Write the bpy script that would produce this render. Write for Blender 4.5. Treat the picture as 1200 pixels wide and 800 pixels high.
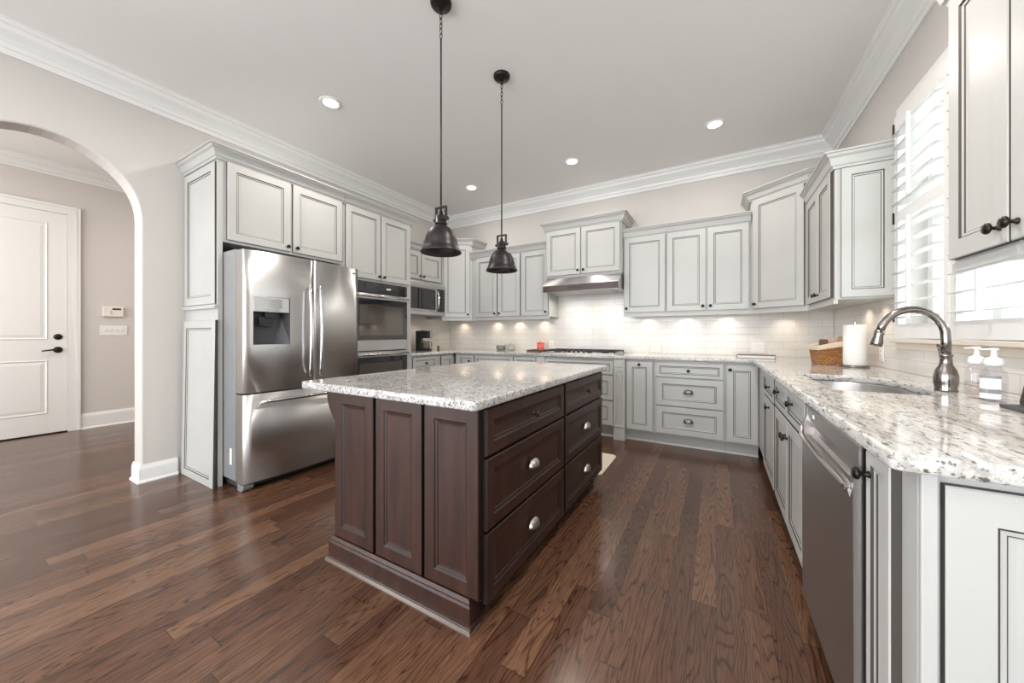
import bpy, math, random
from mathutils import Vector, Matrix
random.seed(7)
R = math.radians
SC = bpy.context.scene
for o in list(bpy.data.objects):
    bpy.data.objects.remove(o)

# ------------------------------------------------------------------ camera
cam = bpy.data.cameras.new('camera')
cam.sensor_width = 36.0
cam.lens = 36.0 * 411.5 / 1200.0
cam.shift_y = -8.0 / 1200.0
cam.clip_start = 0.05
co = bpy.data.objects.new('camera', cam)
SC.collection.objects.link(co)
co.location = (0, 0, 1.14)
co.rotation_euler = (R(90), 0, R(30.15))
SC.camera = co

# ------------------------------------------------------------------ exposure, world, lights
SC.view_settings.view_transform = 'Standard'
SC.view_settings.look = 'None'
SC.view_settings.gamma = 1.0
SC.view_settings.use_curve_mapping = False
SC.view_settings.exposure = 0.76
try:
    SC.cycles.diffuse_bounces = 6
    SC.cycles.max_bounces = 12
    SC.cycles.use_denoising = True
    SC.cycles.sample_clamp_indirect = 6.0
    SC.cycles.caustics_reflective = False
    SC.cycles.caustics_refractive = False
except Exception:
    pass
W = bpy.data.worlds.new('daylight')
SC.world = W
W.use_nodes = True
bg = W.node_tree.nodes['Background']
bg.inputs[0].default_value = (0.90, 0.96, 1.0, 1)
bg.inputs[1].default_value = 1.25

XL, XR, YB, ZC = -3.83, 1.0, 4.52, 3.06      # left, right, back wall planes; ceiling
YR = -4.2                                     # rear wall behind the camera


def area(name, loc, rot, sx, sy, power, col=(1, 1, 1), spread=180, shape='RECTANGLE'):
    l = bpy.data.lights.new(name, 'AREA')
    l.shape = shape
    l.size = sx
    l.size_y = sy
    l.energy = power
    l.color = col
    l.spread = R(spread)
    o = bpy.data.objects.new(name, l)
    SC.collection.objects.link(o)
    o.location = loc
    o.rotation_euler = [R(a) for a in rot]
    return o


DAY = (0.90, 0.96, 1.0)
WARM = (1.0, 0.80, 0.62)
REARWIN = [(-2.9, 1.3), (-1.1, 1.3), (0.35, 0.9)]          # centre x, width
for cx_, w_ in REARWIN:
    area('rear_window_daylight', (cx_, YR - 0.22, 1.3), (90, 0, 0), w_, 2.4, 42 * w_, DAY)
ADDED_SIDEWIN = (-3.5, -1.3, 0.3, 2.5)                           # y0, y1, z0, z1 of two unseen side windows, added behind the camera for fill
area('left_rear_added_fill', (XL - 0.30, -2.4, 1.4), (90, 0, -90), 2.2, 2.2, 105, DAY)  # added to brighten the right wall and its cabinets
area('right_rear_added_fill', (XR + 0.30, -2.4, 1.4), (90, 0, 90), 2.2, 2.2, 22, DAY)  # added to brighten the refrigerator front and left wall
area('side_window_daylight', (1.45, 2.47, 1.85), (90, 0, 90), 1.2, 1.4, 10, (0.94, 0.98, 1.0))
CANS = [(-2.76, 3.70), (-1.38, 3.70), (-0.01, 3.70), (-2.76, 1.76), (-0.01, 1.76), (-2.76, -0.3), (-1.38, -0.3), (-0.01, -0.3)]
for x_, y_ in CANS:
    p_ = 4.0 if y_ > 3 else (8.0 if y_ > 1 and x_ < -1 else (16.0 if y_ > 1 else 6.0))
    area('recessed_light_lamp', (x_, y_, ZC - 0.012), (0, 0, 0), 0.12, 0.12, p_, (1.0, 0.93, 0.86), 172, 'DISK')
for y_ in (2.4, -0.5):
    area('hall_ceiling_lamp', (-5.1, y_, 3.05), (0, 0, 0), 0.4, 0.4, 14, (1.0, 0.93, 0.85))
area('hall_window_daylight', (-5.3, -2.4, 1.6), (90, 0, 0), 1.6, 2.0, 40, (1.0, 0.97, 0.94))
PUCKS = [(-3.62, 3.70, 1.385, 2.0), (-3.50, 4.42, 1.36, 2.0), (-2.86, 4.43, 1.36, 2.0), (-2.48, 4.43, 1.36, 2.0), (-2.08, 4.43, 1.36, 2.0),
         (-0.70, 4.43, 1.36, 2.2), (-0.28, 4.43, 1.36, 2.2), (0.10, 4.43, 1.36, 2.2), (0.62, 4.38, 1.36, 2.6), (0.91, 3.60, 1.36, 1.6), (0.91, 3.30, 1.36, 1.2),
         (0.91, 1.45, 1.36, 1.0)]
for x_, y_, z_, p_ in PUCKS:
    area('under_cabinet_lamp', (x_, y_, z_), (0, 0, 0), 0.06, 0.06, 0.12 * p_, WARM, 130, 'DISK')
for x_ in (-1.65, -1.20):
    area('hood_lamp', (x_, 4.22, 1.655), (0, 0, 0), 0.10, 0.06, 0.9, (1.0, 0.93, 0.83), 160)

# ------------------------------------------------------------------ materials


def mat(name, col=(0.8, 0.8, 0.8), rough=0.5, metal=0.0, spec=0.5, emit=None, estr=0.0, coat=0.0):
    m = bpy.data.materials.new(name)
    m.use_nodes = True
    b = m.node_tree.nodes['Principled BSDF']
    b.inputs['Base Color'].default_value = (*col, 1)
    b.inputs['Roughness'].default_value = rough
    b.inputs['Metallic'].default_value = metal
    b.inputs['Specular IOR Level'].default_value = spec
    b.inputs['Coat Weight'].default_value = coat
    if emit:
        b.inputs['Emission Color'].default_value = (*emit, 1)
        b.inputs['Emission Strength'].default_value = estr
    return m


class NT:
    def __init__(s, m):
        s.t = m.node_tree
        s.b = s.t.nodes['Principled BSDF']

    def n(s, typ, **kw):
        nd = s.t.nodes.new(typ)
        for k, v in kw.items():
            if k.startswith('i_'):
                nd.inputs[int(k[2:]) if k[2:].isdigit() else k[2:].replace('_', ' ')].default_value = v
            else:
                setattr(nd, k, v)
        return nd

    def l(s, a, b):
        s.t.links.new(a, b)

    def coord(s, scale=(1, 1, 1), rot=(0, 0, 0), loc=(0, 0, 0), kind='Object'):
        c = s.n('ShaderNodeTexCoord')
        mp = s.n('ShaderNodeMapping')
        mp.inputs['Scale'].default_value = scale
        mp.inputs['Rotation'].default_value = rot
        mp.inputs['Location'].default_value = loc
        s.l(c.outputs[kind], mp.inputs['Vector'])
        return mp.outputs[0]

    def ramp(s, fac, stops):
        r = s.n('ShaderNodeValToRGB')
        e = r.color_ramp.elements
        while len(e) < len(stops):
            e.new(0.5)
        for el, (p, c) in zip(e, stops):
            el.position = p
            el.color = (*c, 1) if len(c) == 3 else c
        s.l(fac, r.inputs[0])
        return r.outputs[0]

    def mix(s, fac, a, b, mode='MIX'):
        m = s.n('ShaderNodeMix', data_type='RGBA', blend_type=mode)
        if isinstance(fac, (int, float)):
            m.inputs[0].default_value = fac
        else:
            s.l(fac, m.inputs[0])
        for sock, v in ((m.inputs[6], a), (m.inputs[7], b)):
            if isinstance(v, tuple):
                sock.default_value = (*v, 1)
            else:
                s.l(v, sock)
        return m.outputs[2]

    def math(s, op, a, b=None):
        m = s.n('ShaderNodeMath', operation=op)
        for i, v in enumerate((a, b)):
            if v is None:
                continue
            if isinstance(v, (int, float)):
                m.inputs[i].default_value = v
            else:
                s.l(v, m.inputs[i])
        return m.outputs[0]

    def bump(s, h, strength=0.2, dist=0.01):
        b = s.n('ShaderNodeBump')
        b.inputs['Strength'].default_value = strength
        b.inputs['Distance'].default_value = dist
        s.l(h, b.inputs['Height'])
        s.l(b.outputs[0], s.b.inputs['Normal'])


def paint_wall(name, col):
    m = mat(name, col, 0.75, spec=0.25)
    t = NT(m)
    nz = t.n('ShaderNodeTexNoise', i_Scale=180.0, i_Detail=2.0)
    t.l(t.coord(), nz.inputs['Vector'])
    t.bump(nz.outputs[0], 0.06, 0.002)
    return m


M_wall = paint_wall('greige wall paint', (0.585, 0.555, 0.53))
M_hallwall = paint_wall('warm hall wall paint', (0.63, 0.595, 0.565))
M_ceil = paint_wall('flat ceiling paint', (0.84, 0.835, 0.82))
M_trim = mat('white trim enamel', (0.80, 0.80, 0.785), 0.35)
M_paint = mat('glazed off-white cabinet paint', (0.49, 0.49, 0.475), 0.34)
t = NT(M_paint)
nz = t.n('ShaderNodeTexNoise', i_Scale=3.0, i_Detail=3.0)
t.l(t.coord(), nz.inputs['Vector'])
t.l(t.ramp(nz.outputs[0], [(0.3, (0.48, 0.48, 0.464)), (0.7, (0.51, 0.51, 0.493))]), t.b.inputs['Base Color'])
M_glaze_gap = mat('dark groove glaze and painted gap shade', (0.06, 0.05, 0.042), 0.5)  # also on door sides, where it paints shade into the gaps
M_cover = mat('dark brown book cover', (0.16, 0.14, 0.12), 0.6)  # the book cover's own brown
M_bronze = mat('oil rubbed bronze', (0.035, 0.028, 0.025), 0.32, 0.85)
M_shade = mat('dark bronze enamel shade', (0.034, 0.030, 0.030), 0.38, 0.7)
M_shadein = mat('dark inner enamel', (0.03, 0.027, 0.026), 0.5, 0.3)
M_pewter = mat('antique pewter', (0.56, 0.53, 0.50), 0.28, 1.0)
M_dkpewter = mat('dark antique pewter', (0.20, 0.18, 0.165), 0.33, 1.0)
M_black = mat('black plastic', (0.012, 0.012, 0.013), 0.35)
M_dark = mat('dark grey plastic', (0.06, 0.06, 0.065), 0.45)
M_grey = mat('grey appliance side enamel', (0.30, 0.31, 0.32), 0.4, 0.3)
M_lgrey = mat('light grey plastic', (0.55, 0.56, 0.56), 0.4)
M_blackglass = mat('black oven glass', (0.015, 0.015, 0.016), 0.04, spec=0.9)
M_white = mat('white plastic', (0.82, 0.81, 0.79), 0.4)
M_cream = mat('cream plastic', (0.80, 0.75, 0.66), 0.4)
M_paper = mat('white paper', (0.85, 0.84, 0.82), 0.85, spec=0.1)
M_red = mat('coral red ceramic', (0.72, 0.13, 0.09), 0.3)
M_rug = mat('cream woven mat', (0.70, 0.63, 0.52), 0.95, spec=0.1)
M_linen = mat('cream linen liner', (0.68, 0.58, 0.42), 0.9, spec=0.1)
M_jar = mat('smoky grey glaze', (0.20, 0.22, 0.20), 0.2)
M_jar2 = mat('pale green glaze', (0.42, 0.48, 0.40), 0.25)
M_iron = mat('cast iron', (0.03, 0.03, 0.032), 0.5, 0.4)
M_lens = mat('lit lamp lens', (1, 1, 1), 0.5, emit=(1.0, 0.96, 0.9), estr=9.0)
M_display = mat('dim display glass', (0.03, 0.035, 0.04), 0.1)


def steel(name, col, rough, axis=0, strength=0.03):
    m = mat(name, col, rough, 1.0)
    t = NT(m)
    sc = [2.0, 2.0, 2.0]
    sc[2] = 900.0
    if axis == 1:
        sc = [600.0, 600.0, 2.0]
    nz = t.n('ShaderNodeTexNoise', i_Scale=1.0, i_Detail=2.0)
    t.l(t.coord(tuple(sc)), nz.inputs['Vector'])
    t.bump(nz.outputs[0], strength, 0.0006)
    tg = t.n('ShaderNodeTangent', direction_type='RADIAL', axis='Z')
    t.l(tg.outputs[0], t.b.inputs['Tangent'])
    t.b.inputs['Anisotropic'].default_value = 0.9
    t.b.inputs['Anisotropic Rotation'].default_value = 0.25
    return m


M_steel = steel('brushed stainless steel', (0.62, 0.61, 0.605), 0.36)
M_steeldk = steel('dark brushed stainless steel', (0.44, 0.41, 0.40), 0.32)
M_band = steel('shadowed steel band', (0.085, 0.070, 0.066), 0.38)  # hood steel with its dark reflection put into the colour
M_chrome = mat('polished steel bar', (0.70, 0.69, 0.68), 0.12, 1.0)
M_nickel = mat('brushed nickel faucet metal', (0.27, 0.245, 0.23), 0.20, 1.0)

# clear things: cheap see-through glass (transparent with a thin gloss)


def clear(name, tint, gloss=0.10, rough=0.02):
    m = bpy.data.materials.new(name)
    m.use_nodes = True
    t = m.node_tree
    t.nodes.clear()
    out = t.nodes.new('ShaderNodeOutputMaterial')
    mx = t.nodes.new('ShaderNodeMixShader')
    tr = t.nodes.new('ShaderNodeBsdfTransparent')
    gl = t.nodes.new('ShaderNodeBsdfGlossy')
    tr.inputs[0].default_value = (*tint, 1)
    gl.inputs['Roughness'].default_value = rough
    fr = t.nodes.new('ShaderNodeLayerWeight')
    fr.inputs[0].default_value = gloss
    ge = t.nodes.new('ShaderNodeNewGeometry')
    mu = t.nodes.new('ShaderNodeMath'); mu.operation = 'MULTIPLY'
    iv = t.nodes.new('ShaderNodeMath'); iv.operation = 'SUBTRACT'; iv.inputs[0].default_value = 1.0
    t.links.new(ge.outputs['Backfacing'], iv.inputs[1])
    t.links.new(fr.outputs['Fresnel'], mu.inputs[0]); t.links.new(iv.outputs[0], mu.inputs[1])
    t.links.new(mu.outputs[0], mx.inputs[0])
    t.links.new(tr.outputs[0], mx.inputs[1])
    t.links.new(gl.outputs[0], mx.inputs[2])
    t.links.new(mx.outputs[0], out.inputs[0])
    return m


M_glass = clear('window glass', (0.96, 0.98, 0.97), 0.3)
M_bottle = clear('clear bottle plastic', (0.93, 0.93, 0.945), 0.35)
M_carafe = clear('carafe glass', (0.55, 0.52, 0.50), 0.4)

# wood floor: planks run along Y
M_floor = mat('dark stained oak planks', (0.08, 0.04, 0.025), 0.25)
t = NT(M_floor)
tc = t.n('ShaderNodeTexCoord')
sp = t.n('ShaderNodeSeparateXYZ')
t.l(tc.outputs['Object'], sp.inputs[0])
PW = 0.092
row = t.math('FLOOR', t.math('DIVIDE', sp.outputs[0], PW))
wn = t.n('ShaderNodeTexWhiteNoise', noise_dimensions='1D')
t.l(row, wn.inputs['W'])
ysh = t.math('ADD', sp.outputs[1], t.math('MULTIPLY', wn.outputs[0], 3.7))
ln = t.math('FLOOR', t.math('DIVIDE', ysh, 1.15))
wn2 = t.n('ShaderNodeTexWhiteNoise', noise_dimensions='2D')
cb = t.n('ShaderNodeCombineXYZ')
t.l(row, cb.inputs[0]); t.l(ln, cb.inputs[1])
t.l(cb.outputs[0], wn2.inputs['Vector'])
rnd = wn2.outputs[0]
# grain: contour lines of a stretched noise give cathedral figures
gc = t.n('ShaderNodeCombineXYZ')
t.l(t.math('MULTIPLY', sp.outputs[0], 12.0), gc.inputs[0])
t.l(t.math('MULTIPLY', sp.outputs[1], 1.3), gc.inputs[1])
t.l(t.math('MULTIPLY', rnd, 60.0), gc.inputs[2])
gn = t.n('ShaderNodeTexNoise', i_Scale=1.0, i_Detail=1.5, i_Roughness=0.4)
t.l(gc.outputs[0], gn.inputs['Vector'])
rings = t.math('FRACT', t.math('MULTIPLY', gn.outputs[0], 17.0))
tri = t.math('ABSOLUTE', t.math('SUBTRACT', t.math('MULTIPLY', rings, 2.0), 1.0))
fc = t.n('ShaderNodeCombineXYZ')
t.l(t.math('MULTIPLY', sp.outputs[0], 330.0), fc.inputs[0])
t.l(t.math('MULTIPLY', sp.outputs[1], 14.0), fc.inputs[1])
t.l(rnd, fc.inputs[2])
fn = t.n('ShaderNodeTexNoise', i_Scale=1.0, i_Detail=2.0)
t.l(fc.outputs[0], fn.inputs['Vector'])
base = t.ramp(rnd, [(0.0, (0.076, 0.034, 0.020)), (0.45, (0.104, 0.048, 0.028)), (0.8, (0.134, 0.066, 0.038)), (1.0, (0.172, 0.088, 0.050))])
dk = t.ramp(tri, [(0.0, (0.30, 0.27, 0.25)), (0.28, (0.9, 0.9, 0.9)), (0.6, (1.05, 1.05, 1.05))])
col = t.mix(0.85, base, dk, 'MULTIPLY')
fd = t.ramp(fn.outputs[0], [(0.35, (0.48, 0.45, 0.43)), (0.55, (1.10, 1.10, 1.10))])
col = t.mix(0.7, col, fd, 'MULTIPLY')
gx = t.math('FRACT', t.math('DIVIDE', sp.outputs[0], PW))
gy = t.math('FRACT', t.math('DIVIDE', ysh, 1.15))
g1 = t.math('LESS_THAN', gx, 0.020)
g2 = t.math('LESS_THAN', gy, 0.0022)
gap = t.math('MAXIMUM', g1, g2)
col = t.mix(t.math('MULTIPLY', gap, 0.75), col, (0.012, 0.007, 0.005))
t.l(col, t.b.inputs['Base Color'])
rr = t.math('ADD', t.math('MULTIPLY', fn.outputs[0], 0.10), 0.17)
t.l(rr, t.b.inputs['Roughness'])
hgt = t.math('SUBTRACT', t.math('MULTIPLY', tri, 0.4), t.math('MULTIPLY', gap, 1.5))
t.bump(hgt, 0.09, 0.002)
t.b.inputs['Specular IOR Level'].default_value = 0.55

# dark stained island wood
M_espresso = mat('espresso stained maple', (0.05, 0.025, 0.02), 0.40, spec=0.38)
t = NT(M_espresso)
nz = t.n('ShaderNodeTexNoise', i_Scale=1.0, i_Detail=4.0)
t.l(t.coord((22, 22, 2.2)), nz.inputs['Vector'])
t.l(t.ramp(nz.outputs[0], [(0.3, (0.022, 0.0085, 0.0062)), (0.7, (0.048, 0.0190, 0.0130))]), t.b.inputs['Base Color'])
M_espdk = mat('near black groove stain and painted gap shade', (0.012, 0.006, 0.005), 0.4)  # also colours the island body as shade behind the fronts
M_shoe = mat('lighter brown shoe moulding', (0.10, 0.066, 0.050), 0.3)


def granite(name, base, dark, mid, scale, stretch=(1, 1, 1), vein=0.0):
    m = mat(name, base, 0.07, spec=0.6)
    t = NT(m)
    v = t.coord(tuple(scale * s for s in stretch))
    n1 = t.n('ShaderNodeTexNoise', i_Scale=1.0, i_Detail=5.0, i_Roughness=0.62)
    t.l(v, n1.inputs['Vector'])
    n2 = t.n('ShaderNodeTexNoise', i_Scale=2.3, i_Detail=3.0, i_Roughness=0.7)
    t.l(v, n2.inputs['Vector'])
    n3 = t.n('ShaderNodeTexVoronoi', i_Scale=3.2)
    t.l(v, n3.inputs['Vector'])
    n4 = t.n('ShaderNodeTexNoise', i_Scale=0.18, i_Detail=3.0)
    t.l(v, n4.inputs['Vector'])
    big = t.ramp(n4.outputs[0], [(0.38, tuple(c * 0.86 for c in base)), (0.62, base)])
    m1 = t.ramp(n1.outputs[0], [(0.50, (0, 0, 0)), (0.62, (1, 1, 1))])
    c1 = t.mix(m1, big, mid)
    m2 = t.ramp(n2.outputs[0], [(0.56 - vein, (0, 0, 0)), (0.66 - vein, (1, 1, 1))])
    c2 = t.mix(m2, c1, dark)
    m3 = t.ramp(n3.outputs['Distance'], [(0.10, (1, 1, 1)), (0.22, (0, 0, 0))])
    c3 = t.mix(t.math('MULTIPLY', m3, 0.35), c2, (0.86, 0.85, 0.83))
    t.l(c3, t.b.inputs['Base Color'])
    return m


M_granite = granite('speckled grey white granite', (0.60, 0.585, 0.57), (0.045, 0.045, 0.043), (0.24, 0.235, 0.228), 72, (1, 1, 1), 0.035)
M_granite2 = granite('pale cream granite with grey streaks', (0.68, 0.665, 0.64), (0.11, 0.10, 0.09), (0.42, 0.40, 0.375), 42, (1.0, 0.26, 1.0), 0.012)

# subway tile


def tile(name, ax):
    m = mat(name, (0.8, 0.79, 0.76), 0.16)
    t = NT(m)
    tc = t.n('ShaderNodeTexCoord')
    sp = t.n('ShaderNodeSeparateXYZ')
    t.l(tc.outputs['Object'], sp.inputs[0])
    cb = t.n('ShaderNodeCombineXYZ')
    t.l(sp.outputs[ax], cb.inputs[0])
    t.l(t.math('ADD', sp.outputs[2], -0.914), cb.inputs[1])
    br = t.n('ShaderNodeTexBrick', offset=0.5)
    br.inputs['Color1'].default_value = (0.70, 0.675, 0.64, 1)
    br.inputs['Color2'].default_value = (0.74, 0.715, 0.68, 1)
    br.inputs['Mortar'].default_value = (0.52, 0.49, 0.455, 1)
    br.inputs['Scale'].default_value = 1.0
    br.inputs['Mortar Size'].default_value = 0.0016
    br.inputs['Mortar Smooth'].default_value = 0.3
    br.inputs['Brick Width'].default_value = 0.20
    br.inputs['Row Height'].default_value = 0.076
    t.l(cb.outputs[0], br.inputs['Vector'])
    t.l(br.outputs['Color'], t.b.inputs['Base Color'])
    inv = t.math('SUBTRACT', 1.0, br.outputs['Fac'])
    t.bump(inv, 0.35, 0.002)
    return m


M_tile_x = tile('white subway tile back wall', 0)
M_tile_y = tile('white subway tile side wall', 1)

M_wicker = mat('honey wicker', (0.42, 0.20, 0.07), 0.6)
t = NT(M_wicker)
tc = t.n('ShaderNodeTexCoord')
ck = t.n('ShaderNodeTexBrick', offset=0.5)
ck.inputs['Color1'].default_value = (0.55, 0.27, 0.09, 1)
ck.inputs['Color2'].default_value = (0.36, 0.15, 0.045, 1)
ck.inputs['Mortar'].default_value = (0.12, 0.05, 0.02, 1)
ck.inputs['Mortar Size'].default_value = 0.0018
ck.inputs['Scale'].default_value = 1.0
ck.inputs['Brick Width'].default_value = 0.028
ck.inputs['Row Height'].default_value = 0.012
sp = t.n('ShaderNodeSeparateXYZ')
t.l(tc.outputs['Object'], sp.inputs[0])
cb = t.n('ShaderNodeCombineXYZ')
t.l(t.math('ADD', sp.outputs[0], sp.outputs[1]), cb.inputs[0])
t.l(sp.outputs[2], cb.inputs[1])
t.l(cb.outputs[0], ck.inputs['Vector'])
t.l(ck.outputs[0], t.b.inputs['Base Color'])
t.bump(t.math('SUBTRACT', 1.0, ck.outputs['Fac']), 0.8, 0.004)

# ------------------------------------------------------------------ mesh helpers


class MB:
    def __init__(s):
        s.v, s.f, s.m, s.sm = [], [], [], []
        s.X = None

    def p(s, x, y, z):
        q = Vector((x, y, z))
        if s.X is not None:
            q = s.X @ q
        s.v.append(q)
        return len(s.v) - 1

    def face(s, idx, m=0, sm=False):
        s.f.append(tuple(idx)); s.m.append(m); s.sm.append(sm)

    def box(s, x0, x1, y0, y1, z0, z1, m=0):
        i = [s.p(x, y, z) for z in (z0, z1) for y in (y0, y1) for x in (x0, x1)]
        for q in ((0, 2, 3, 1), (4, 5, 7, 6), (0, 1, 5, 4), (2, 6, 7, 3), (0, 4, 6, 2), (1, 3, 7, 5)):
            s.face([i[k] for k in q], m)
        return s

    def prism(s, poly, a0, a1, axis='y', m=0, sm=False):
        """poly: list of 2D points; extruded along axis. axis x: poly=(y,z); y: (x,z); z: (x,y)"""
        def mk(u, v, a):
            return s.p(*{'x': (a, u, v), 'y': (u, a, v), 'z': (u, v, a)}[axis])
        A = [mk(u, v, a0) for u, v in poly]
        B = [mk(u, v, a1) for u, v in poly]
        n = len(poly)
        s.face(A[::-1] if axis != 'y' else A, m)
        s.face(B if axis != 'y' else B[::-1], m)
        for k in range(n):
            q = [A[k], A[(k + 1) % n], B[(k + 1) % n], B[k]]
            s.face(q if axis != 'y' else q[::-1], m, sm)
        return s

    def lathe(s, prof, c=(0, 0, 0), axis='z', n=24, m=0, sm=True, sx=1.0, sy=1.0):
        """prof: (r, h) list from bottom to top; closed ends when r==0"""
        def mk(r, a, h):
            x, y = r * math.cos(a) * sx, r * math.sin(a) * sy
            if axis == 'z':
                return s.p(c[0] + x, c[1] + y, c[2] + h)
            if axis == '-y':
                return s.p(c[0] + x, c[1] - h, c[2] + y)
            if axis == 'x':
                return s.p(c[0] + h, c[1] + x, c[2] + y)
            if axis == '-x':
                return s.p(c[0] - h, c[1] - x, c[2] + y)
        rows = []
        for r, h in prof:
            if r < 1e-6:
                rows.append([mk(0, 0, h)] * n)
            else:
                rows.append([mk(r, 2 * math.pi * k / n, h) for k in range(n)])
        for a, b in zip(rows, rows[1:]):
            for k in range(n):
                j = (k + 1) % n
                q = [a[k], a[j], b[j], b[k]]
                q2 = []
                for e in q:
                    if e not in q2:
                        q2.append(e)
                if len(q2) > 2:
                    s.face(q2, m, sm)
        for rw, (r, h), top in ((rows[0], prof[0], 0), (rows[-1], prof[-1], 1)):
            if r > 1e-6:
                s.face(rw if top else rw[::-1], m)
        return s

    def tube(s, pts, rad, n=10, m=0, closed=False):
        P = [Vector(q) for q in pts]
        N = len(P)
        rads = rad if isinstance(rad, (list, tuple)) else [rad] * N
        rows = []
        up = None
        for i, q in enumerate(P):
            if closed:
                d = (P[(i + 1) % N] - P[i - 1]).normalized()
            else:
                d = (P[min(i + 1, N - 1)] - P[max(i - 1, 0)]).normalized()
            if up is None:
                up = Vector((0, 0, 1)) if abs(d.z) < 0.9 else Vector((1, 0, 0))
            a = (up - d * up.dot(d)).normalized()
            up = a
            b = d.cross(a)
            rows.append([s.p(*(q + (a * math.cos(2 * math.pi * k / n) + b * math.sin(2 * math.pi * k / n)) * rads[i])) for k in range(n)])
        pairs = list(zip(rows, rows[1:])) + ([(rows[-1], rows[0])] if closed else [])
        for a, b in pairs:
            for k in range(n):
                j = (k + 1) % n
                s.face([a[k], a[j], b[j], b[k]], m, True)
        if not closed:
            s.face(rows[0][::-1], m); s.face(rows[-1], m)
        return s

    def sweep(s, path, prof, m=0, seg=None):
        """mitred moulding along an xy path; prof (out, z) pairs, out to the right of travel"""
        P = [Vector((a, b)) for a, b in path]
        N = len(P)
        nrm = []
        for i in range(N - 1):
            d = (P[i + 1] - P[i]).normalized()
            nrm.append(Vector((d.y, -d.x)))
        rows = []
        for i in range(N):
            if i == 0:
                k = nrm[0]
            elif i == N - 1:
                k = nrm[-1]
            else:
                k = (nrm[i - 1] + nrm[i])
                k = k / k.dot(nrm[i])
            rows.append([(P[i].x + k.x * o, P[i].y + k.y * o, z) for o, z in prof])
        rng = range(N - 1) if seg is None else [seg]
        n = len(prof)
        for i in rng:
            A = [s.p(*q) for q in rows[i]]
            B = [s.p(*q) for q in rows[i + 1]]
            for k in range(n):
                j = (k + 1) % n
                s.face([A[k], B[k], B[j], A[j]], m)
            if seg is not None or i == 0:
                s.face(A[::-1], m)
            if seg is not None or i == N - 2:
                s.face(B, m)
        return s

    def panel(s, x0, x1, z0, z1, y=0.0, t=0.02, fr=0.06, m=0, g=1, ogee=1.0):
        """framed cabinet front in the xz plane; back at y, front at y - t"""
        k = ogee
        rings = [(0, t, m), (0, 0.003, g), (0.003, 0, m), (fr, 0, m), (fr + 0.0050, 0.0048, g), (fr + 0.013 * k, 0.0065, m),  # side ring dark as well: painted shade between neighbouring fronts
                 (fr + 0.013 * k + 0.003, 0.0095, g), (fr + 0.026 * k, 0.0105, m)]
        rows = []
        for ins, dp, _ in rings:
            rows.append([s.p(x0 + ins, y - t + dp, z0 + ins), s.p(x1 - ins, y - t + dp, z0 + ins),
                         s.p(x1 - ins, y - t + dp, z1 - ins), s.p(x0 + ins, y - t + dp, z1 - ins)])
        s.face(rows[0][::-1], m)
        for i in range(1, len(rows)):
            for q in range(4):
                j = (q + 1) % 4
                s.face([rows[i - 1][q], rows[i - 1][j], rows[i][j], rows[i][q]], rings[i][2])
        s.face(rows[-1], m)
        return s

    def cup(s, x, y, z, w=0.044, h=0.036, d=0.026, m=0):
        """bin pull: half dome, front at y - d"""
        nu, nv = 14, 6
        rows = []
        for i in range(nv + 1):
            ph = math.pi / 2 * i / nv
            rows.append([s.p(x - w * math.cos(math.pi * k / nu) * math.cos(ph) ** 0.6 if i < nv else x, y - d * math.sin(math.pi * k / nu) ** 0.7 * math.cos(ph) if 0 < k < nu else y,
                             z - 0.012 + (h + 0.004) * math.sin(ph)) for k in range(nu + 1)])
        for a, b in zip(rows, rows[1:]):
            for k in range(nu):
                s.face([a[k], a[k + 1], b[k + 1], b[k]], m, True)
        s.face(rows[0][::-1], m)
        s.box(x - w * 1.08, x + w * 1.08, y - 0.003, y, z - 0.014, z - 0.008, m)
        return s

    def knob(s, x, y, z, m=0, r=0.0155):
        s.lathe([(0.009, 0), (0.0085, 0.003), (0.0055, 0.006), (0.005, 0.014), (0.009, 0.017), (r, 0.021), (r, 0.026), (r * 0.75, 0.030), (0, 0.0315)],
                (x, y, z), '-y', 16, m)
        return s

    def build(s, name, mats, parent=None, bevel=0.0, smooth=False, kind=None):
        me = bpy.data.meshes.new(name)
        me.from_pydata([tuple(q) for q in s.v], [], s.f)
        for mm in (mats if isinstance(mats, (list, tuple)) else [mats]):
            me.materials.append(mm)
        for pl, mi, sm in zip(me.polygons, s.m, s.sm):
            pl.material_index = mi
            pl.use_smooth = sm or smooth
        me.update()
        import bmesh
        bm = bmesh.new(); bm.from_mesh(me)
        bmesh.ops.remove_doubles(bm, verts=bm.verts, dist=1e-6)
        bmesh.ops.recalc_face_normals(bm, faces=bm.faces)
        bm.to_mesh(me); bm.free()
        o = bpy.data.objects.new(name, me)
        SC.collection.objects.link(o)
        if parent:
            o.parent = parent
        if bevel:
            md = o.modifiers.new('edge', 'BEVEL')
            md.width = bevel; md.segments = 2; md.limit_method = 'ANGLE'; md.angle_limit = R(40)
        if kind:
            o['kind'] = kind
        return o


def tag(o, label, cat, group=None):
    o['label'] = label; o['category'] = cat
    if group:
        o['group'] = group
    return o


def root(name, label, cat, loc, rot=0, group=None):
    o = bpy.data.objects.new(name, None)
    o.empty_display_size = 0.1
    SC.collection.objects.link(o)
    o.location = loc
    o.rotation_euler = (0, 0, R(rot))
    return tag(o, label, cat, group)


def struct(o):
    o['kind'] = 'structure'
    return o


def copy_tree(o, parent=None):
    c = o.copy(); SC.collection.objects.link(c)
    if parent:
        c.parent = parent
    for ch in [q for q in bpy.data.objects if q.parent == o]:
        copy_tree(ch, c)
    return c


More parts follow.
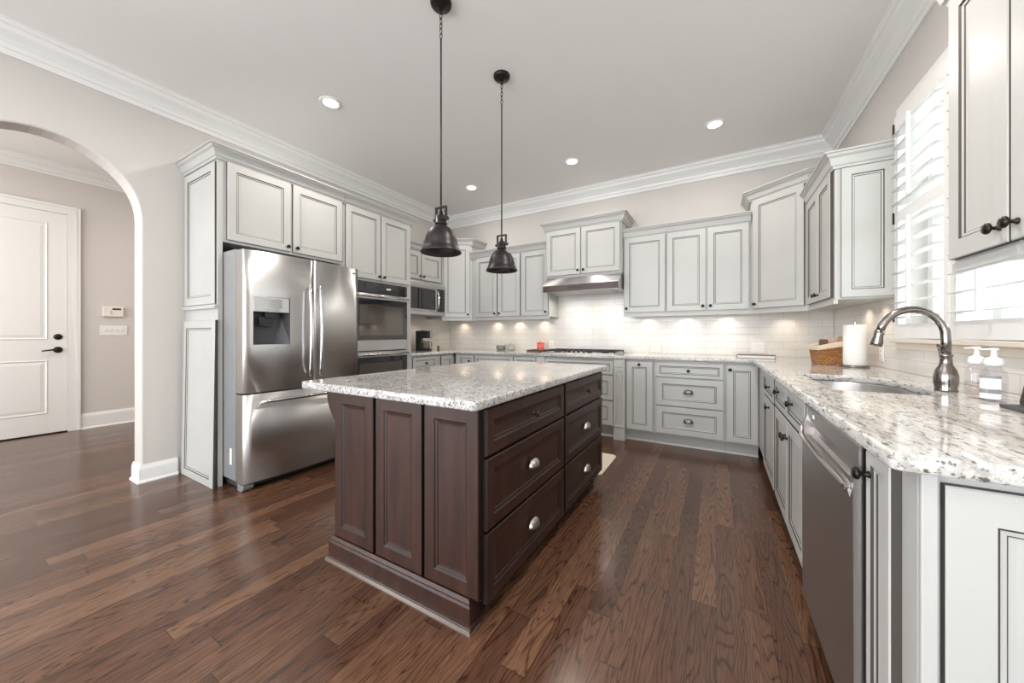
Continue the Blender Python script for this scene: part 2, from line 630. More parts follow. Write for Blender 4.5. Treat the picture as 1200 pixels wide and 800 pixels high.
# ------------------------------------------------------------------ room shell
HX = -6.62                                     # hall end wall
struct(MB().box(HX - 0.2, 1.2, YR - 0.2, 6.2, -0.1, 0.0).build('floor', M_floor))
struct(MB().box(XL - 0.15, XR + 0.15, YR - 0.15, YB + 0.15, ZC, ZC + 0.12).build('ceiling', M_ceil))
struct(MB().box(HX, XL - 0.16, -3.2, 4.67, 3.11, 3.2).build('ceiling_hall', M_ceil))
struct(MB().box(XL - 0.15, XR + 0.15, YB, YB + 0.15, 0, ZC).build('wall_back', M_wall))

# left wall with the arched opening (Y 0..0.905)
AY0, AY1, ASP = 0.0, 0.905, 2.04
AC, AR = (AY0 + AY1) / 2, (AY1 - AY0) / 2
b = MB()
LY0 = -0.9
for xa in (XL - 0.15,):
    pass
NA = 28
arc = [(AC - AR * math.cos(math.pi * k / NA), ASP + AR * math.sin(math.pi * k / NA)) for k in range(NA + 1)]
WT = 0.17


def lw(y, z, back):
    return b.p(XL - (WT if back else 0), y, z)


for back in (0, 1):
    b.face([lw(LY0, 0, back), lw(AY0, 0, back), lw(AY0, ASP, back), lw(AY0, ZC, back), lw(LY0, ZC, back)])
    b.face([lw(AY1, 0, back), lw(YB, 0, back), lw(YB, ZC, back), lw(AY1, ZC, back), lw(AY1, ASP, back)])
    for (y0, z0), (y1, z1) in zip(arc, arc[1:]):
        b.face([lw(y0, z0, back), lw(y1, z1, back), lw(y1, ZC, back), lw(y0, ZC, back)])
edge = [(AY0, 0)] + arc + [(AY1, 0)]
for (y0, z0), (y1, z1) in zip(edge, edge[1:]):
    b.face([lw(y0, z0, 0), lw(y1, z1, 0), lw(y1, z1, 1), lw(y0, z0, 1)])
b.face([lw(YB, 0, 0), lw(YB, 0, 1), lw(YB, ZC, 1), lw(YB, ZC, 0)])
b.face([lw(LY0, 0, 0), lw(LY0, 0, 1), lw(LY0, ZC, 1), lw(LY0, ZC, 0)])
b.face([lw(LY0, ZC, 0), lw(YB, ZC, 0), lw(YB, ZC, 1), lw(LY0, ZC, 1)])
wl = struct(b.build('wall_left', M_wall))
md = wl.modifiers.new('edge', 'BEVEL'); md.width = 0.012; md.segments = 3; md.limit_method = 'ANGLE'; md.angle_limit = R(60)

def fill_window_wall(name, x0, x1, y0, y1):
    a, c, z0, z1 = ADDED_SIDEWIN
    q = MB()
    q.box(x0, x1, y0, a, 0, ZC).box(x0, x1, c, y1, 0, ZC).box(x0, x1, a, c, 0, z0).box(x0, x1, a, c, z1, ZC)
    return struct(q.build(name, M_wall))


fill_window_wall('wall_left_rear', XL - 0.17, XL, YR, LY0)
fill_window_wall('wall_right_rear', XR, XR + 0.15, YR, LY0)
for i, (xa, xb) in enumerate(((XL, XL + 0.02), (XR - 0.02, XR))):
    a, c, z0, z1 = ADDED_SIDEWIN
    q = MB()
    q.box(xa, xb, a - 0.09, a, z0 - 0.09, z1 + 0.09).box(xa, xb, c, c + 0.09, z0 - 0.09, z1 + 0.09).box(xa, xb, a, c, z0 - 0.09, z0).box(xa, xb, a, c, z1, z1 + 0.09)
    xm = XL - 0.09 if i == 0 else XR + 0.06
    q.box(xm, xm + 0.03, (a + c) / 2 - 0.03, (a + c) / 2 + 0.03, z0, z1).box(xm, xm + 0.03, a, c, 1.40, 1.44)
    struct(q.build('window_%d' % (i + 5), M_trim))  # unseen frames for the added fill windows

# right wall with the sink window
WY0, WY1, WZ0, WZ1 = 1.86, 3.05, 1.115, 2.47
b = MB()
b.box(XR, XR + 0.15, LY0, WY0, 0, ZC).box(XR, XR + 0.15, WY1, YB, 0, ZC)
b.box(XR, XR + 0.15, WY0, WY1, 0, WZ0).box(XR, XR + 0.15, WY0, WY1, WZ1, ZC)
struct(b.build('wall_right', M_wall))
# rear wall with three tall windows
b = MB()
x_ = XL - 0.15
for cx_, w_ in REARWIN:
    b.box(x_, cx_ - w_ / 2, YR - 0.15, YR, 0, ZC)
    b.box(cx_ - w_ / 2, cx_ + w_ / 2, YR - 0.15, YR, 0, 0.1)
    b.box(cx_ - w_ / 2, cx_ + w_ / 2, YR - 0.15, YR, 2.5, ZC)
    x_ = cx_ + w_ / 2
b.box(x_, XR + 0.15, YR - 0.15, YR, 0, ZC)
struct(b.build('wall_rear', M_wall))
for i, (cx_, w_) in enumerate(REARWIN):
    b = MB()
    h = w_ / 2
    b.box(cx_ - h - 0.09, cx_ - h, YR, YR + 0.02, 0.02, 2.59).box(cx_ + h, cx_ + h + 0.09, YR, YR + 0.02, 0.02, 2.59)
    b.box(cx_ - h, cx_ + h, YR, YR + 0.02, 0.02, 0.1).box(cx_ - h, cx_ + h, YR, YR + 0.02, 2.5, 2.59)
    b.box(cx_ - 0.02, cx_ + 0.02, YR - 0.09, YR - 0.05, 0.1, 2.5).box(cx_ - h, cx_ + h, YR - 0.09, YR - 0.05, 1.48, 1.52)
    struct(b.build('window_%d' % (i + 2), M_trim))
# hall walls
struct(MB().box(HX - 0.12, HX, -3.2, 4.67, 0, 3.11).build('wall_hall', M_hallwall))
struct(MB().box(HX, XL - WT, 4.52, 4.64, 0, 3.11).build('wall_hall_far', M_hallwall))
b = MB()
b.box(HX, -6.1, -2.32, -2.2, 0, 3.11).box(-4.5, XL - WT, -2.32, -2.2, 0, 3.11).box(-6.1, -4.5, -2.32, -2.2, 0, 0.6).box(-6.1, -4.5, -2.32, -2.2, 2.6, 3.11)
struct(b.build('wall_hall_near', M_hallwall))

# crown mouldings
def crown_prof(z0, z1, out):
    h = z1 - z0
    return [(0, z0), (0.012, z0), (0.014, z0 + 0.18 * h), (0.026, z0 + 0.22 * h), (0.032, z0 + 0.34 * h), (0.45 * out, z0 + 0.50 * h), (0.72 * out, z0 + 0.66 * h),
            (0.80 * out, z0 + 0.80 * h), (0.92 * out, z0 + 0.84 * h), (0.93 * out, z0 + 0.95 * h), (out, z1 - 0.003), (out, z1), (0, z1)]


CP = crown_prof(2.885, ZC, 0.125)
path = [(XL, YR), (XL, YB), (XR, YB), (XR, YR)]
for i in range(3):
    struct(MB().sweep(path, CP, seg=i).build('trim_%d' % (i + 1), M_trim))
struct(MB().sweep([(HX, -2.2), (HX, 4.52)], crown_prof(2.975, 3.11, 0.10)).build('trim_4', M_trim))


def base_prof(h):
    return [(0, 0), (0.028, 0), (0.027, 0.008), (0.022, 0.016), (0.016, 0.018), (0.016, h - 0.035), (0.013, h - 0.022), (0.009, h - 0.012), (0.006, h), (0, h)]


BPF = base_prof(0.135)
b = MB()
b.sweep([(XL - WT, AY1), (XL, AY1), (XL, 1.115)], BPF)
b.sweep([(XL, YR), (XL, AY0), (XL - WT, AY0)], BPF)
struct(b.build('baseboard_left', M_trim))
struct(MB().sweep([(HX, 1.045), (HX, 4.52)], base_prof(0.185)).build('baseboard_hall', M_trim))
struct(MB().sweep([(XR, 0.985), (XR, YR)], BPF).build('baseboard_right', M_trim))

# backsplash
struct(MB().box(XL + 0.014, XR - 0.014, YB - 0.012, YB, 0.914, 1.40).box(-1.95, -0.90, YB - 0.013, YB, 1.40, 1.70).build('wall_backsplash_back', M_tile_x))
struct(MB().box(XL, XL + 0.012, 3.095, YB, 0.914, 1.42).build('wall_backsplash_left', M_tile_y))
struct(MB().box(XR - 0.012, XR, 1.0, YB, 0.914, 1.075).box(XR - 0.012, XR, 3.12, YB, 1.075, 1.40).box(XR - 0.012, XR, 1.0, 1.80, 1.075, 1.40).build('wall_backsplash_right', M_tile_y))

# entry door and its casing
b = MB()
DY0, DY1, DZ = 0.02, 0.948, 2.55
b.box(HX, HX + 0.022, DY1, DY1 + 0.097, 0, DZ + 0.097).box(HX, HX + 0.022, DY0 - 0.097, DY0, 0, DZ + 0.097).box(HX, HX + 0.022, DY0, DY1, DZ, DZ + 0.097)
b.box(HX + 0.022, HX + 0.032, DY1 + 0.07, DY1 + 0.097, 0, DZ + 0.097).box(HX + 0.022, HX + 0.032, DY0 - 0.097, DY1 + 0.07, DZ + 0.07, DZ + 0.097)
struct(b.build('trim_5', M_trim, bevel=0.003))
d = MB()
d.X = Matrix.Translation((HX + 0.004, DY0, 0)) @ Matrix.Rotation(R(90), 4, 'Z')
W_ = DY1 - DY0
d.box(0.003, W_ - 0.003, -0.008, 0, 0.015, DZ - 0.003)


def raised(d, x0, x1, z0, z1, y):
    rings = [(0, 0.0), (0.010, -0.006), (0.022, 0.002), (0.055, -0.004)]
    rows = [[d.p(x0 + i, y + k, z0 + i), d.p(x1 - i, y + k, z0 + i), d.p(x1 - i, y + k, z1 - i), d.p(x0 + i, y + k, z1 - i)] for i, k in rings]
    for a, c in zip(rows, rows[1:]):
        for q in range(4):
            d.face([a[q], a[(q + 1) % 4], c[(q + 1) % 4], c[q]])
    d.face(rows[-1])


raised(d, 0.14, W_ - 0.14, 1.08, DZ - 0.13, -0.0085)
raised(d, 0.14, W_ - 0.14, 0.235, 0.85, -0.0085)
door = struct(d.build('door_1', M_trim))
b = MB()
b.X = d.X
b.box(0.0, W_, -0.012, 0.0, 0.0, 0.013)
b.build('threshold', M_bronze, door)
b = MB(); b.X = d.X
b.lathe([(0.034, 0), (0.033, 0.008), (0.020, 0.014), (0, 0.016)], (W_ - 0.07, -0.008, 1.115), '-y', 20)
b.build('deadbolt', M_bronze, door)
b = MB(); b.X = d.X
b.lathe([(0.036, 0), (0.034, 0.008), (0.014, 0.014), (0.012, 0.05), (0, 0.052)], (W_ - 0.07, -0.008, 0.965), '-y', 20)
b.tube([(W_ - 0.07, -0.053, 0.965), (W_ - 0.11, -0.056, 0.967), (W_ - 0.19, -0.054, 0.955)], [0.011, 0.010, 0.007], 10)
b.build('lever_handle', M_bronze, door)

# sink window: casing, sill, sash, glass
b = MB()
b.box(XR - 0.022, XR, WY1, WY1 + 0.065, 1.115, WZ1 + 0.075).box(XR - 0.022, XR, WY0 - 0.055, WY0, 1.115, WZ1 + 0.075).box(XR - 0.022, XR, WY0, WY1, WZ1, WZ1 + 0.075)
b.box(XR + 0.09, XR + 0.13, WY0, WY1, WZ0, WZ0 + 0.05).box(XR + 0.09, XR + 0.13, WY0, WY1, WZ1 - 0.05, WZ1)
for yy in (WY0 + 0.025, (WY0 + WY1) / 2, WY1 - 0.025):
    b.box(XR + 0.09, XR + 0.13, yy - 0.03, yy + 0.03, WZ0, WZ1)
b.box(XR + 0.095, XR + 0.125, WY0, WY1, 1.80, 1.84)
win = struct(b.build('window_1', M_trim, bevel=0.002))
MB().box(XR + 0.108, XR + 0.112, WY0, WY1, WZ0, WZ1).build('window_glass', M_glass, win)
b = MB()
b.box(XR - 0.055, XR + 0.09, WY0 - 0.06, WY1 + 0.07, 1.092, 1.115).box(XR - 0.025, XR, WY0 - 0.05, WY1 + 0.06, 1.052, 1.092)
b.build('window_sill', mat('warm white sill enamel', (0.74, 0.66, 0.57), 0.4), win, bevel=0.004)

# plantation shutters


def shutter(y0, y1, label, hinge):
    # y0 > y1 ; outer frame in the wall plane, louvers open
    r = root('plantation_shutter', label, 'shutter', (XR - 0.024, y0, WZ0 + 0.002), -90, 'plantation shutters in the sink window')
    w, H_ = y0 - y1, WZ1 - WZ0 - 0.004
    b = MB()
    st, th = 0.045, 0.028
    b.box(0, st, -th, 0, 0, H_).box(w - st, w, -th, 0, 0, H_).box(st, w - st, -th, 0, 0, 0.085).box(st, w - st, -th, 0, H_ - 0.085, H_)
    b.box(st, w - st, -th, 0, 0.700, 0.765)
    b.build('frame', M_trim, r, bevel=0.002)
    for za, zb in ((0.085, 0.700), (0.765, H_ - 0.085)):
        n = int((zb - za) / 0.077)
        pit = (zb - za) / n
        b = MB()
        for k in range(n):
            z = za + pit * (k + 0.5)
            poly = []
            for q in range(12):
                a = 2 * math.pi * q / 12
                u, v_ = 0.044 * math.cos(a), 0.0055 * math.sin(a)
                tl = R(8)
                poly.append((-th / 2 + u * math.cos(tl) - v_ * math.sin(tl), z + u * math.sin(tl) + v_ * math.cos(tl)))
            b.prism(poly, st + 0.002, w - st - 0.002, 'x', 0, True)
        b.build('louvers', M_trim, r)
        MB().box(w / 2 - 0.007, w / 2 + 0.007, -0.074, -0.060, za + 0.03, zb - 0.02).build('tilt_rod', M_trim, r)
    for z in (0.10, 0.70, H_ - 0.11):
        xx = 0.0 if hinge == 'l' else w
        MB().box(xx - 0.004, xx + 0.004, -th - 0.008, -th + 0.004, z, z + 0.07).build('hinge', M_bronze, r)
    return r


shutter(WY1 - 0.003, 2.462, 'white shutter panel beside the far corner cabinet, open louvers, dark hinges on its left', 'l')
shutter(2.456, WY0 + 0.003, 'white shutter panel partly hidden behind the near upper cabinet on the right', 'r')

# porch outside the window
struct(MB().box(1.15, 9, -6, 9, -0.35, -0.3).build('ground_outside', mat('pale porch concrete', (0.6, 0.6, 0.58), 0.8)))
b = MB()
for yy in (2.4, 4.6, 6.4):
    b.box(3.4, 3.55, yy, yy + 0.15, -0.3, 2.9)
b.box(3.4, 3.55, 1.0, 8.0, 2.7, 2.95).box(3.45, 3.5, 1.0, 8.0, 0.7, 0.76)
struct(b.build('porch_posts', M_trim))

# ------------------------------------------------------------------ cabinet builders


def add_front(r, kind, x0, x1, z0, z1, hw=(), y=0.0, mats=None, fr=None, knob_mat=None, t=0.02, cup_mat=None):
    mats = mats or [M_paint, M_glaze_gap]
    if fr is None:
        fr = min(0.058, (z1 - z0) * 0.22, (x1 - x0) * 0.22)
    b = MB().panel(x0, x1, z0, z1, y, t, fr)
    d = b.build(kind, mats, r)
    for h in hw:
        if h[0] == 'k':
            MB().knob(h[1], y - t, h[2]).build('knob', knob_mat or M_bronze, d)
        elif h[0] == 'c':
            MB().cup(h[1], y - t, h[2]).build('cup_pull', cup_mat or M_dkpewter, d)
    return d


def cab_crown(r, w, d, z0, z1, out, left, right, y=-0.0):
    p = []
    if left:
        p.append((0, d))
    p += [(0, y), (w, y)]
    if right:
        p.append((w, d))
    h = z1 - z0
    prof = [(0, z0), (0.012, z0), (0.016, z0 + 0.14 * h), (0.024, z0 + 0.20 * h), (0.030, z0 + 0.42 * h), (0.55 * out, z0 + 0.62 * h), (0.78 * out, z0 + 0.74 * h),
            (0.84 * out, z0 + 0.86 * h), (out, z0 + 0.90 * h), (out, z1), (0, z1)]
    return MB().sweep(p, prof).build('crown_molding', M_paint, r)


def upper(name, label, loc, rot, w, d, h, doors, crown, rail=True, group=None):
    """doors: (x0, x1, z0, z1, 'l'/'r' knob side)"""
    r = root(name, label, 'cabinet', loc, rot, group)
    MB().box(0, w, 0, d, 0, h).build('body', M_paint, r, bevel=0.0015)
    for x0, x1, z0, z1, s in doors:
        kx = x0 + 0.028 if s == 'l' else x1 - 0.028
        add_front(r, 'door', x0, x1, z0, z1, [('k', kx, z0 + 0.045)])
    if rail:
        MB().box(0, w, -0.006, 0.016, -0.028, 0).build('light_rail', M_paint, r)
    if crown:
        cab_crown(r, w, d, h - crown[0], h + crown[1], crown[2], crown[3], crown[4])
    return r


def base_cab(name, label, loc, rot, w, d, fronts, h=0.878, toe=0.115, toe_d=0.07, group=None):
    r = root(name, label, 'cabinet', loc, rot, group)
    MB().box(0, w, 0, d, toe, h).build('body', M_paint, r, bevel=0.0015)
    MB().box(0, w, toe_d, d, 0, toe).build('toe_kick', M_paint, r)
    MB().prism([(toe_d - 0.014, 0), (toe_d, 0), (toe_d, 0.018), (toe_d - 0.006, 0.015)], 0, w, 'x').build('shoe_molding', M_paint, r)
    for f in fronts:
        add_front(r, f[0], f[1], f[2], f[3], f[4], f[5] if len(f) > 5 else ())
    return r


G_UP = 'glazed white upper cabinets'
G_BASE = 'glazed white base cabinets'
UZ = 1.375

# ---- left wall: refrigerator enclosure
r = root('refrigerator_cabinet', 'white enclosure around the refrigerator with two doors above it', 'cabinet', (-3.22, 1.165, 0), 90)
b = MB().box(0, 0.03, 0, 0.608, 0, 2.50).box(0.03, 1.018, 0, 0.608, 1.842, 2.50).box(0.99, 1.018, 0, 0.608, 0, 1.842)
b.build('body', M_paint, r, bevel=0.0015)
add_front(r, 'door', 0.053, 0.512, 1.862, 2.452, [('k', 0.484, 1.90)])
add_front(r, 'door', 0.532, 0.998, 1.862, 2.452, [('k', 0.560, 1.90)])
b = MB()
b.X = Matrix.Translation((0, 0, 0)) @ Matrix.Rotation(R(-90), 4, 'Z')
b.panel(-0.585, -0.022, 1.372, 2.44, 0, 0.014, 0.062)
b.build('side_panel', [M_paint, M_glaze_gap], r)
MB().box(-0.02, 0, 0.0, 0.60, 1.338, 1.366).build('ledge_molding', M_paint, r, bevel=0.004)
cab_crown(r, 1.018, 0.608, 2.455, 2.548, 0.07, True, False)
# loose panel leaning against it
r = root('cabinet_panel', 'tall white glazed panel leaning on the refrigerator enclosure below its side panel', 'panel', (-3.21, 1.127, 0), 0)
b = MB()
b.X = Matrix.Rotation(R(-0.75), 4, 'X')
b.panel(-0.585, 0.0, 0.0, 1.25, 0.02, 0.02, 0.058)
b.build('panel_board', [M_paint, M_glaze_gap], r)

# ---- oven cabinet
OW = 0.896
r = root('oven_cabinet', 'tall white cabinet around the double wall oven beside the refrigerator', 'cabinet', (-3.22, 2.187, 0), 90)
b = MB().box(0, 0.075, 0, 0.608, 0.115, 2.50).box(0.821, OW, 0, 0.608, 0.115, 2.50).box(0.075, 0.821, 0, 0.608, 1.712, 2.50).box(0.075, 0.821, 0, 0.608, 0.115, 0.325)
b.build('body', M_paint, r, bevel=0.0015)
MB().box(0, OW, 0.07, 0.608, 0, 0.115).build('toe_kick', M_paint, r)
add_front(r, 'door', 0.018, 0.438, 1.735, 2.452, [('k', 0.410, 1.775)])
add_front(r, 'door', 0.448, 0.868, 1.735, 2.452, [('k', 0.476, 1.775)])
add_front(r, 'drawer', 0.02, 0.876, 0.135, 0.315)
cab_crown(r, OW, 0.608, 2.455, 2.548, 0.07, False, True)

# ---- microwave cabinet and corner cabinet
upper('microwave_cabinet', 'short two door white cabinet above the microwave', (-3.51, 3.092, 1.868), 90, 0.868, 0.318, 0.45,
      [(0.045, 0.440, 0.025, 0.395, 'r'), (0.450, 0.845, 0.025, 0.395, 'l')], (0.03, 0.055, 0.06, False, False), rail=False)


def diag(name, label, A, B, corner, knob, group=None):
    """corner wall cabinet with front from A to B (left to right seen from the room)"""
    A, B = Vector(A), Vector(B)
    dv = B - A
    ang = math.atan2(dv.y, dv.x)
    r = root(name, label, 'cabinet', (A.x, A.y, UZ), math.degrees(ang), group)
    inv = Matrix.Rotation(-ang, 2)
    P = [inv @ (Vector(q) - A) for q in [A] + [B] + corner]
    h = 1.105
    MB().prism([(q.x, q.y) for q in P], 0, h, 'z').build('body', M_paint, r)
    w = dv.length
    kx = 0.055 if knob == 'l' else w - 0.055
    add_front(r, 'door', 0.028, w - 0.028, 0.02, h - 0.03, [('k', kx, 0.062)])
    MB().box(0, w, -0.006, 0.016, -0.028, 0).build('light_rail', M_paint, r)
    z0, z1, out = h - 0.03, h + 0.068, 0.068
    hh = z1 - z0
    prof = [(0, z0), (0.012, z0), (0.016, z0 + 0.14 * hh), (0.024, z0 + 0.20 * hh), (0.030, z0 + 0.42 * hh), (0.55 * out, z0 + 0.62 * hh), (0.78 * out, z0 + 0.74 * hh),
            (0.84 * out, z0 + 0.86 * hh), (out, z0 + 0.90 * hh), (out, z1), (0, z1)]
    pa = [P[-1], P[0], P[1], P[2]]
    MB().sweep([(q.x, q.y) for q in pa], prof).build('crown_molding', M_paint, r)
    return r


diag('corner_cabinet', 'tall diagonal white corner cabinet between the microwave and the back wall cabinets', (-3.50, 3.965), (-3.13, 4.20),
     [(-3.13, 4.518), (-3.828, 4.518), (-3.828, 3.965)], 'r', 'diagonal corner cabinets')
# ---- back wall uppers
UH = 0.905
upper('wall_cabinet', 'two door white upper cabinet right of the left corner cabinet', (-3.128, 4.20, UZ), 0, 0.830, 0.318, UH,
      [(0.088, 0.448, 0.02, 0.872, 'r'), (0.470, 0.822, 0.02, 0.872, 'l')], (0.033, 0.072, 0.065, False, False), group=G_UP)
upper('wall_cabinet', 'single door white upper cabinet immediately left of the range hood', (-2.297, 4.20, UZ), 0, 0.420, 0.318, UH,
      [(0.015, 0.405, 0.02, 0.872, 'r')], (0.033, 0.072, 0.065, False, False), group=G_UP)
upper('hood_cabinet', 'raised two door white cabinet directly above the range hood', (-1.876, 4.10, 1.856), 0, 0.942, 0.418, 0.615,
      [(0.014, 0.458, 0.02, 0.580, 'r'), (0.472, 0.928, 0.02, 0.580, 'l')], (0.03, 0.072, 0.068, True, True), rail=False, group=G_UP)
upper('wall_cabinet', 'single door white upper cabinet immediately right of the range hood', (-0.933, 4.20, UZ), 0, 0.460, 0.318, UH,
      [(0.010, 0.450, 0.02, 0.872, 'l')], (0.033, 0.072, 0.065, False, False), group=G_UP)
upper('wall_cabinet', 'two door white upper cabinet left of the right corner cabinet', (-0.472, 4.20, UZ), 0, 0.770, 0.318, UH,
      [(0.006, 0.380, 0.02, 0.872, 'r'), (0.394, 0.755, 0.02, 0.872, 'l')], (0.033, 0.072, 0.065, False, False), group=G_UP)
diag('corner_cabinet', 'tall diagonal white corner cabinet where the back wall meets the window wall', (0.300, 4.20), (0.690, 3.888),
     [(0.998, 3.888), (0.998, 4.518), (0.300, 4.518)], 'l', 'diagonal corner cabinets')
# ---- right wall uppers
r = upper('wall_cabinet', 'narrow two door white cabinet left of the window, panelled end facing the room', (0.690, 3.886, UZ), -90, 0.760, 0.308, UH,
          [(0.018, 0.378, 0.02, 0.872, 'r'), (0.388, 0.728, 0.02, 0.872, 'l')], (0.033, 0.072, 0.065, False, True), group=G_UP)
b = MB()
b.X = Matrix.Translation((0.76, 0, 0)) @ Matrix.Rotation(R(90), 4, 'Z')
b.panel(0.03, 0.285, 0.012, 0.868, 0, 0.014, 0.050)
b.build('side_panel', [M_paint, M_glaze_gap], r)
upper('wall_cabinet', 'large near white upper cabinet at the right edge in front of the window', (0.690, 1.757, UZ), -90, 0.60, 0.308, UH,
      [(0.012, 0.288, 0.012, 0.872, 'r'), (0.298, 0.588, 0.012, 0.872, 'l')], (0.033, 0.072, 0.065, True, True), group=G_UP)

# ---- base cabinets, left run
base_cab('base_cabinet', 'white base cabinet with a drawer below the coffee maker', (-3.22, 3.087, 0), 90, 0.822, 0.606,
         [('drawer', 0.02, 0.445, 0.70, 0.855, [('k', 0.232, 0.778)]), ('door', 0.02, 0.228, 0.13, 0.69, [('k', 0.20, 0.64)]), ('door', 0.236, 0.445, 0.13, 0.69, [('k', 0.264, 0.64)]),
          ('filler_panel', 0.53, 0.76, 0.13, 0.855)], group=G_BASE)
# ---- back run
BYF = 3.91
base_cab('base_cabinet', 'narrow white base cabinet nearest the left inner corner of the counter', (-3.198, BYF, 0), 0, 0.338, 0.606,
         [('drawer', 0.07, 0.33, 0.70, 0.855, [('k', 0.262, 0.778)]), ('door', 0.07, 0.33, 0.13, 0.69, [('k', 0.10, 0.64)])], group=G_BASE)
base_cab('base_cabinet', 'wide white base cabinet with one long drawer below the two small jars', (-2.857, BYF, 0), 0, 0.618, 0.606,
         [('drawer', 0.012, 0.606, 0.70, 0.855), ('door', 0.012, 0.304, 0.13, 0.69, [('k', 0.276, 0.64)]), ('door', 0.312, 0.606, 0.13, 0.69, [('k', 0.34, 0.64)])], group=G_BASE)
base_cab('base_cabinet', 'narrow white base cabinet with a knobbed drawer left of the cooktop', (-2.236, BYF, 0), 0, 0.326, 0.606,
         [('drawer', 0.012, 0.314, 0.70, 0.855, [('k', 0.11, 0.778)]), ('door', 0.012, 0.314, 0.13, 0.69, [('k', 0.285, 0.64)])], group=G_BASE)
r = base_cab('cooktop_cabinet', 'white drawer base under the cooktop flanked by pilaster posts', (-1.907, 3.895, 0), 0, 1.062, 0.621,
             [('drawer', 0.122, 0.934, 0.70, 0.855), ('drawer', 0.122, 0.934, 0.42, 0.69, [('c', 0.528, 0.56)]), ('drawer', 0.122, 0.934, 0.14, 0.41, [('c', 0.528, 0.28)])], group=G_BASE)
for x0 in (0.002, 0.942):
    b = MB()
    b.box(x0, x0 + 0.118, -0.03, 0.0, 0.116, 0.877)
    b.box(x0 - 0.0, x0 + 0.118, -0.036, 0.066, 0, 0.116)
    b.box(x0 + 0.006, x0 + 0.112, -0.040, -0.03, 0.755, 0.775).box(x0 + 0.006, x0 + 0.112, -0.040, -0.03, 0.135, 0.16)
    for k in range(4):
        b.box(x0 + 0.020 + k * 0.022, x0 + 0.032 + k * 0.022, -0.037, -0.03, 0.175, 0.74)
    b.box(x0 + 0.02, x0 + 0.098, -0.038, -0.03, 0.79, 0.86)
    b.build('pilaster', M_paint, r, bevel=0.002)
base_cab('base_cabinet', 'narrow full height pull-out base cabinet right of the cooktop pilaster', (-0.843, BYF, 0), 0, 0.283, 0.606,
         [('door', 0.010, 0.273, 0.13, 0.855, [('k', 0.142, 0.825)])], group=G_BASE)
base_cab('base_cabinet', 'three drawer white base cabinet with two dark cup pulls', (-0.558, BYF, 0), 0, 0.634, 0.606,
         [('drawer', 0.022, 0.620, 0.708, 0.855, [('k', 0.321, 0.78)]), ('drawer', 0.022, 0.620, 0.418, 0.698, [('c', 0.321, 0.565)]), ('drawer', 0.022, 0.620, 0.13, 0.408, [('c', 0.321, 0.275)])],
         group=G_BASE)
base_cab('base_cabinet', 'single door white base cabinet at the right inner corner, knob top left', (0.078, BYF, 0), 0, 0.262, 0.606,
         [('door', 0.010, 0.252, 0.13, 0.855, [('k', 0.036, 0.81)])], group=G_BASE)
# ---- right run (faces -X)
RXF = 0.342
r = base_cab('base_cabinet', 'white cabinet with one drawer over a door, far end of the window counter run', (RXF, 3.908, 0), -90, 1.122, 0.646,
             [('drawer', 0.53, 1.09, 0.69, 0.855, [('k', 0.90, 0.775)]), ('door', 0.53, 1.09, 0.13, 0.68, [('k', 0.88, 0.63)])], group=G_BASE)
r = root('sink_cabinet', 'white sink base with two false drawer fronts and two doors left of the dishwasher', 'cabinet', (RXF, 2.784, 0), -90, G_BASE)
SW = 0.952
MB().box(0, SW, 0, 0.018, 0.115, 0.878).box(0, 0.018, 0.018, 0.646, 0.115, 0.878).box(SW - 0.018, SW, 0.018, 0.646, 0.115, 0.878).box(0.018, SW - 0.018, 0.018, 0.646, 0.115, 0.133).build('body', M_paint, r)
MB().box(0, SW, 0.07, 0.646, 0, 0.115).build('toe_kick', M_paint, r)
for x0, x1, kx in ((0.025, 0.440, 0.20), (0.452, 0.885, 0.62)):
    add_front(r, 'false_drawer', x0, x1, 0.70, 0.855, [('k', kx, 0.80)])
for x0, x1, kx in ((0.025, 0.452, 0.424), (0.460, 0.885, 0.488)):
    add_front(r, 'door', x0, x1, 0.13, 0.688, [('k', kx, 0.60)])
# end cabinet
r = base_cab('base_cabinet', 'narrow white end cabinet right of the dishwasher with a panelled end', (RXF, 1.203, 0), -90, 0.208, 0.646,
             [('door', 0.006, 0.142, 0.13, 0.855, [('k', 0.030, 0.80)])], toe_d=0.06, group=G_BASE)
b = MB()
b.X = Matrix.Translation((0.208, 0, 0)) @ Matrix.Rotation(R(90), 4, 'Z')
b.panel(0.030, 0.62, 0.13, 0.858, 0, 0.02, 0.062)
b.build('end_panel', [M_paint, M_glaze_gap], r)
MB().box(0.208, 0.222, 0.0, 0.024, 0, 0.878).build('corner_stile', M_paint, r, bevel=0.003)

# ------------------------------------------------------------------ countertops
def slab(name, outline, holes, z0, z1, material, bev=0.006):
    cu = bpy.data.curves.new(name, 'CURVE')
    cu.dimensions = '2D'; cu.fill_mode = 'BOTH'
    cu.extrude = (z1 - z0) / 2 - bev; cu.bevel_depth = bev; cu.bevel_resolution = 2
    cu.offset = -bev
    for pl in [outline] + holes:
        s = cu.splines.new('POLY')
        s.points.add(len(pl) - 1)
        for p_, q in zip(s.points, pl):
            p_.co = (q[0], q[1], 0, 1)
        s.use_cyclic_u = True
    tmp = bpy.data.objects.new('tmp', cu)
    SC.collection.objects.link(tmp)
    dg = bpy.context.evaluated_depsgraph_get()
    me = bpy.data.meshes.new_from_object(tmp.evaluated_get(dg))
    bpy.data.objects.remove(tmp)
    me.materials.clear(); me.materials.append(material)
    for v in me.vertices:
        v.co.z += (z0 + z1) / 2
    me.name = name
    o = bpy.data.objects.new(name, me)
    SC.collection.objects.link(o)
    return o


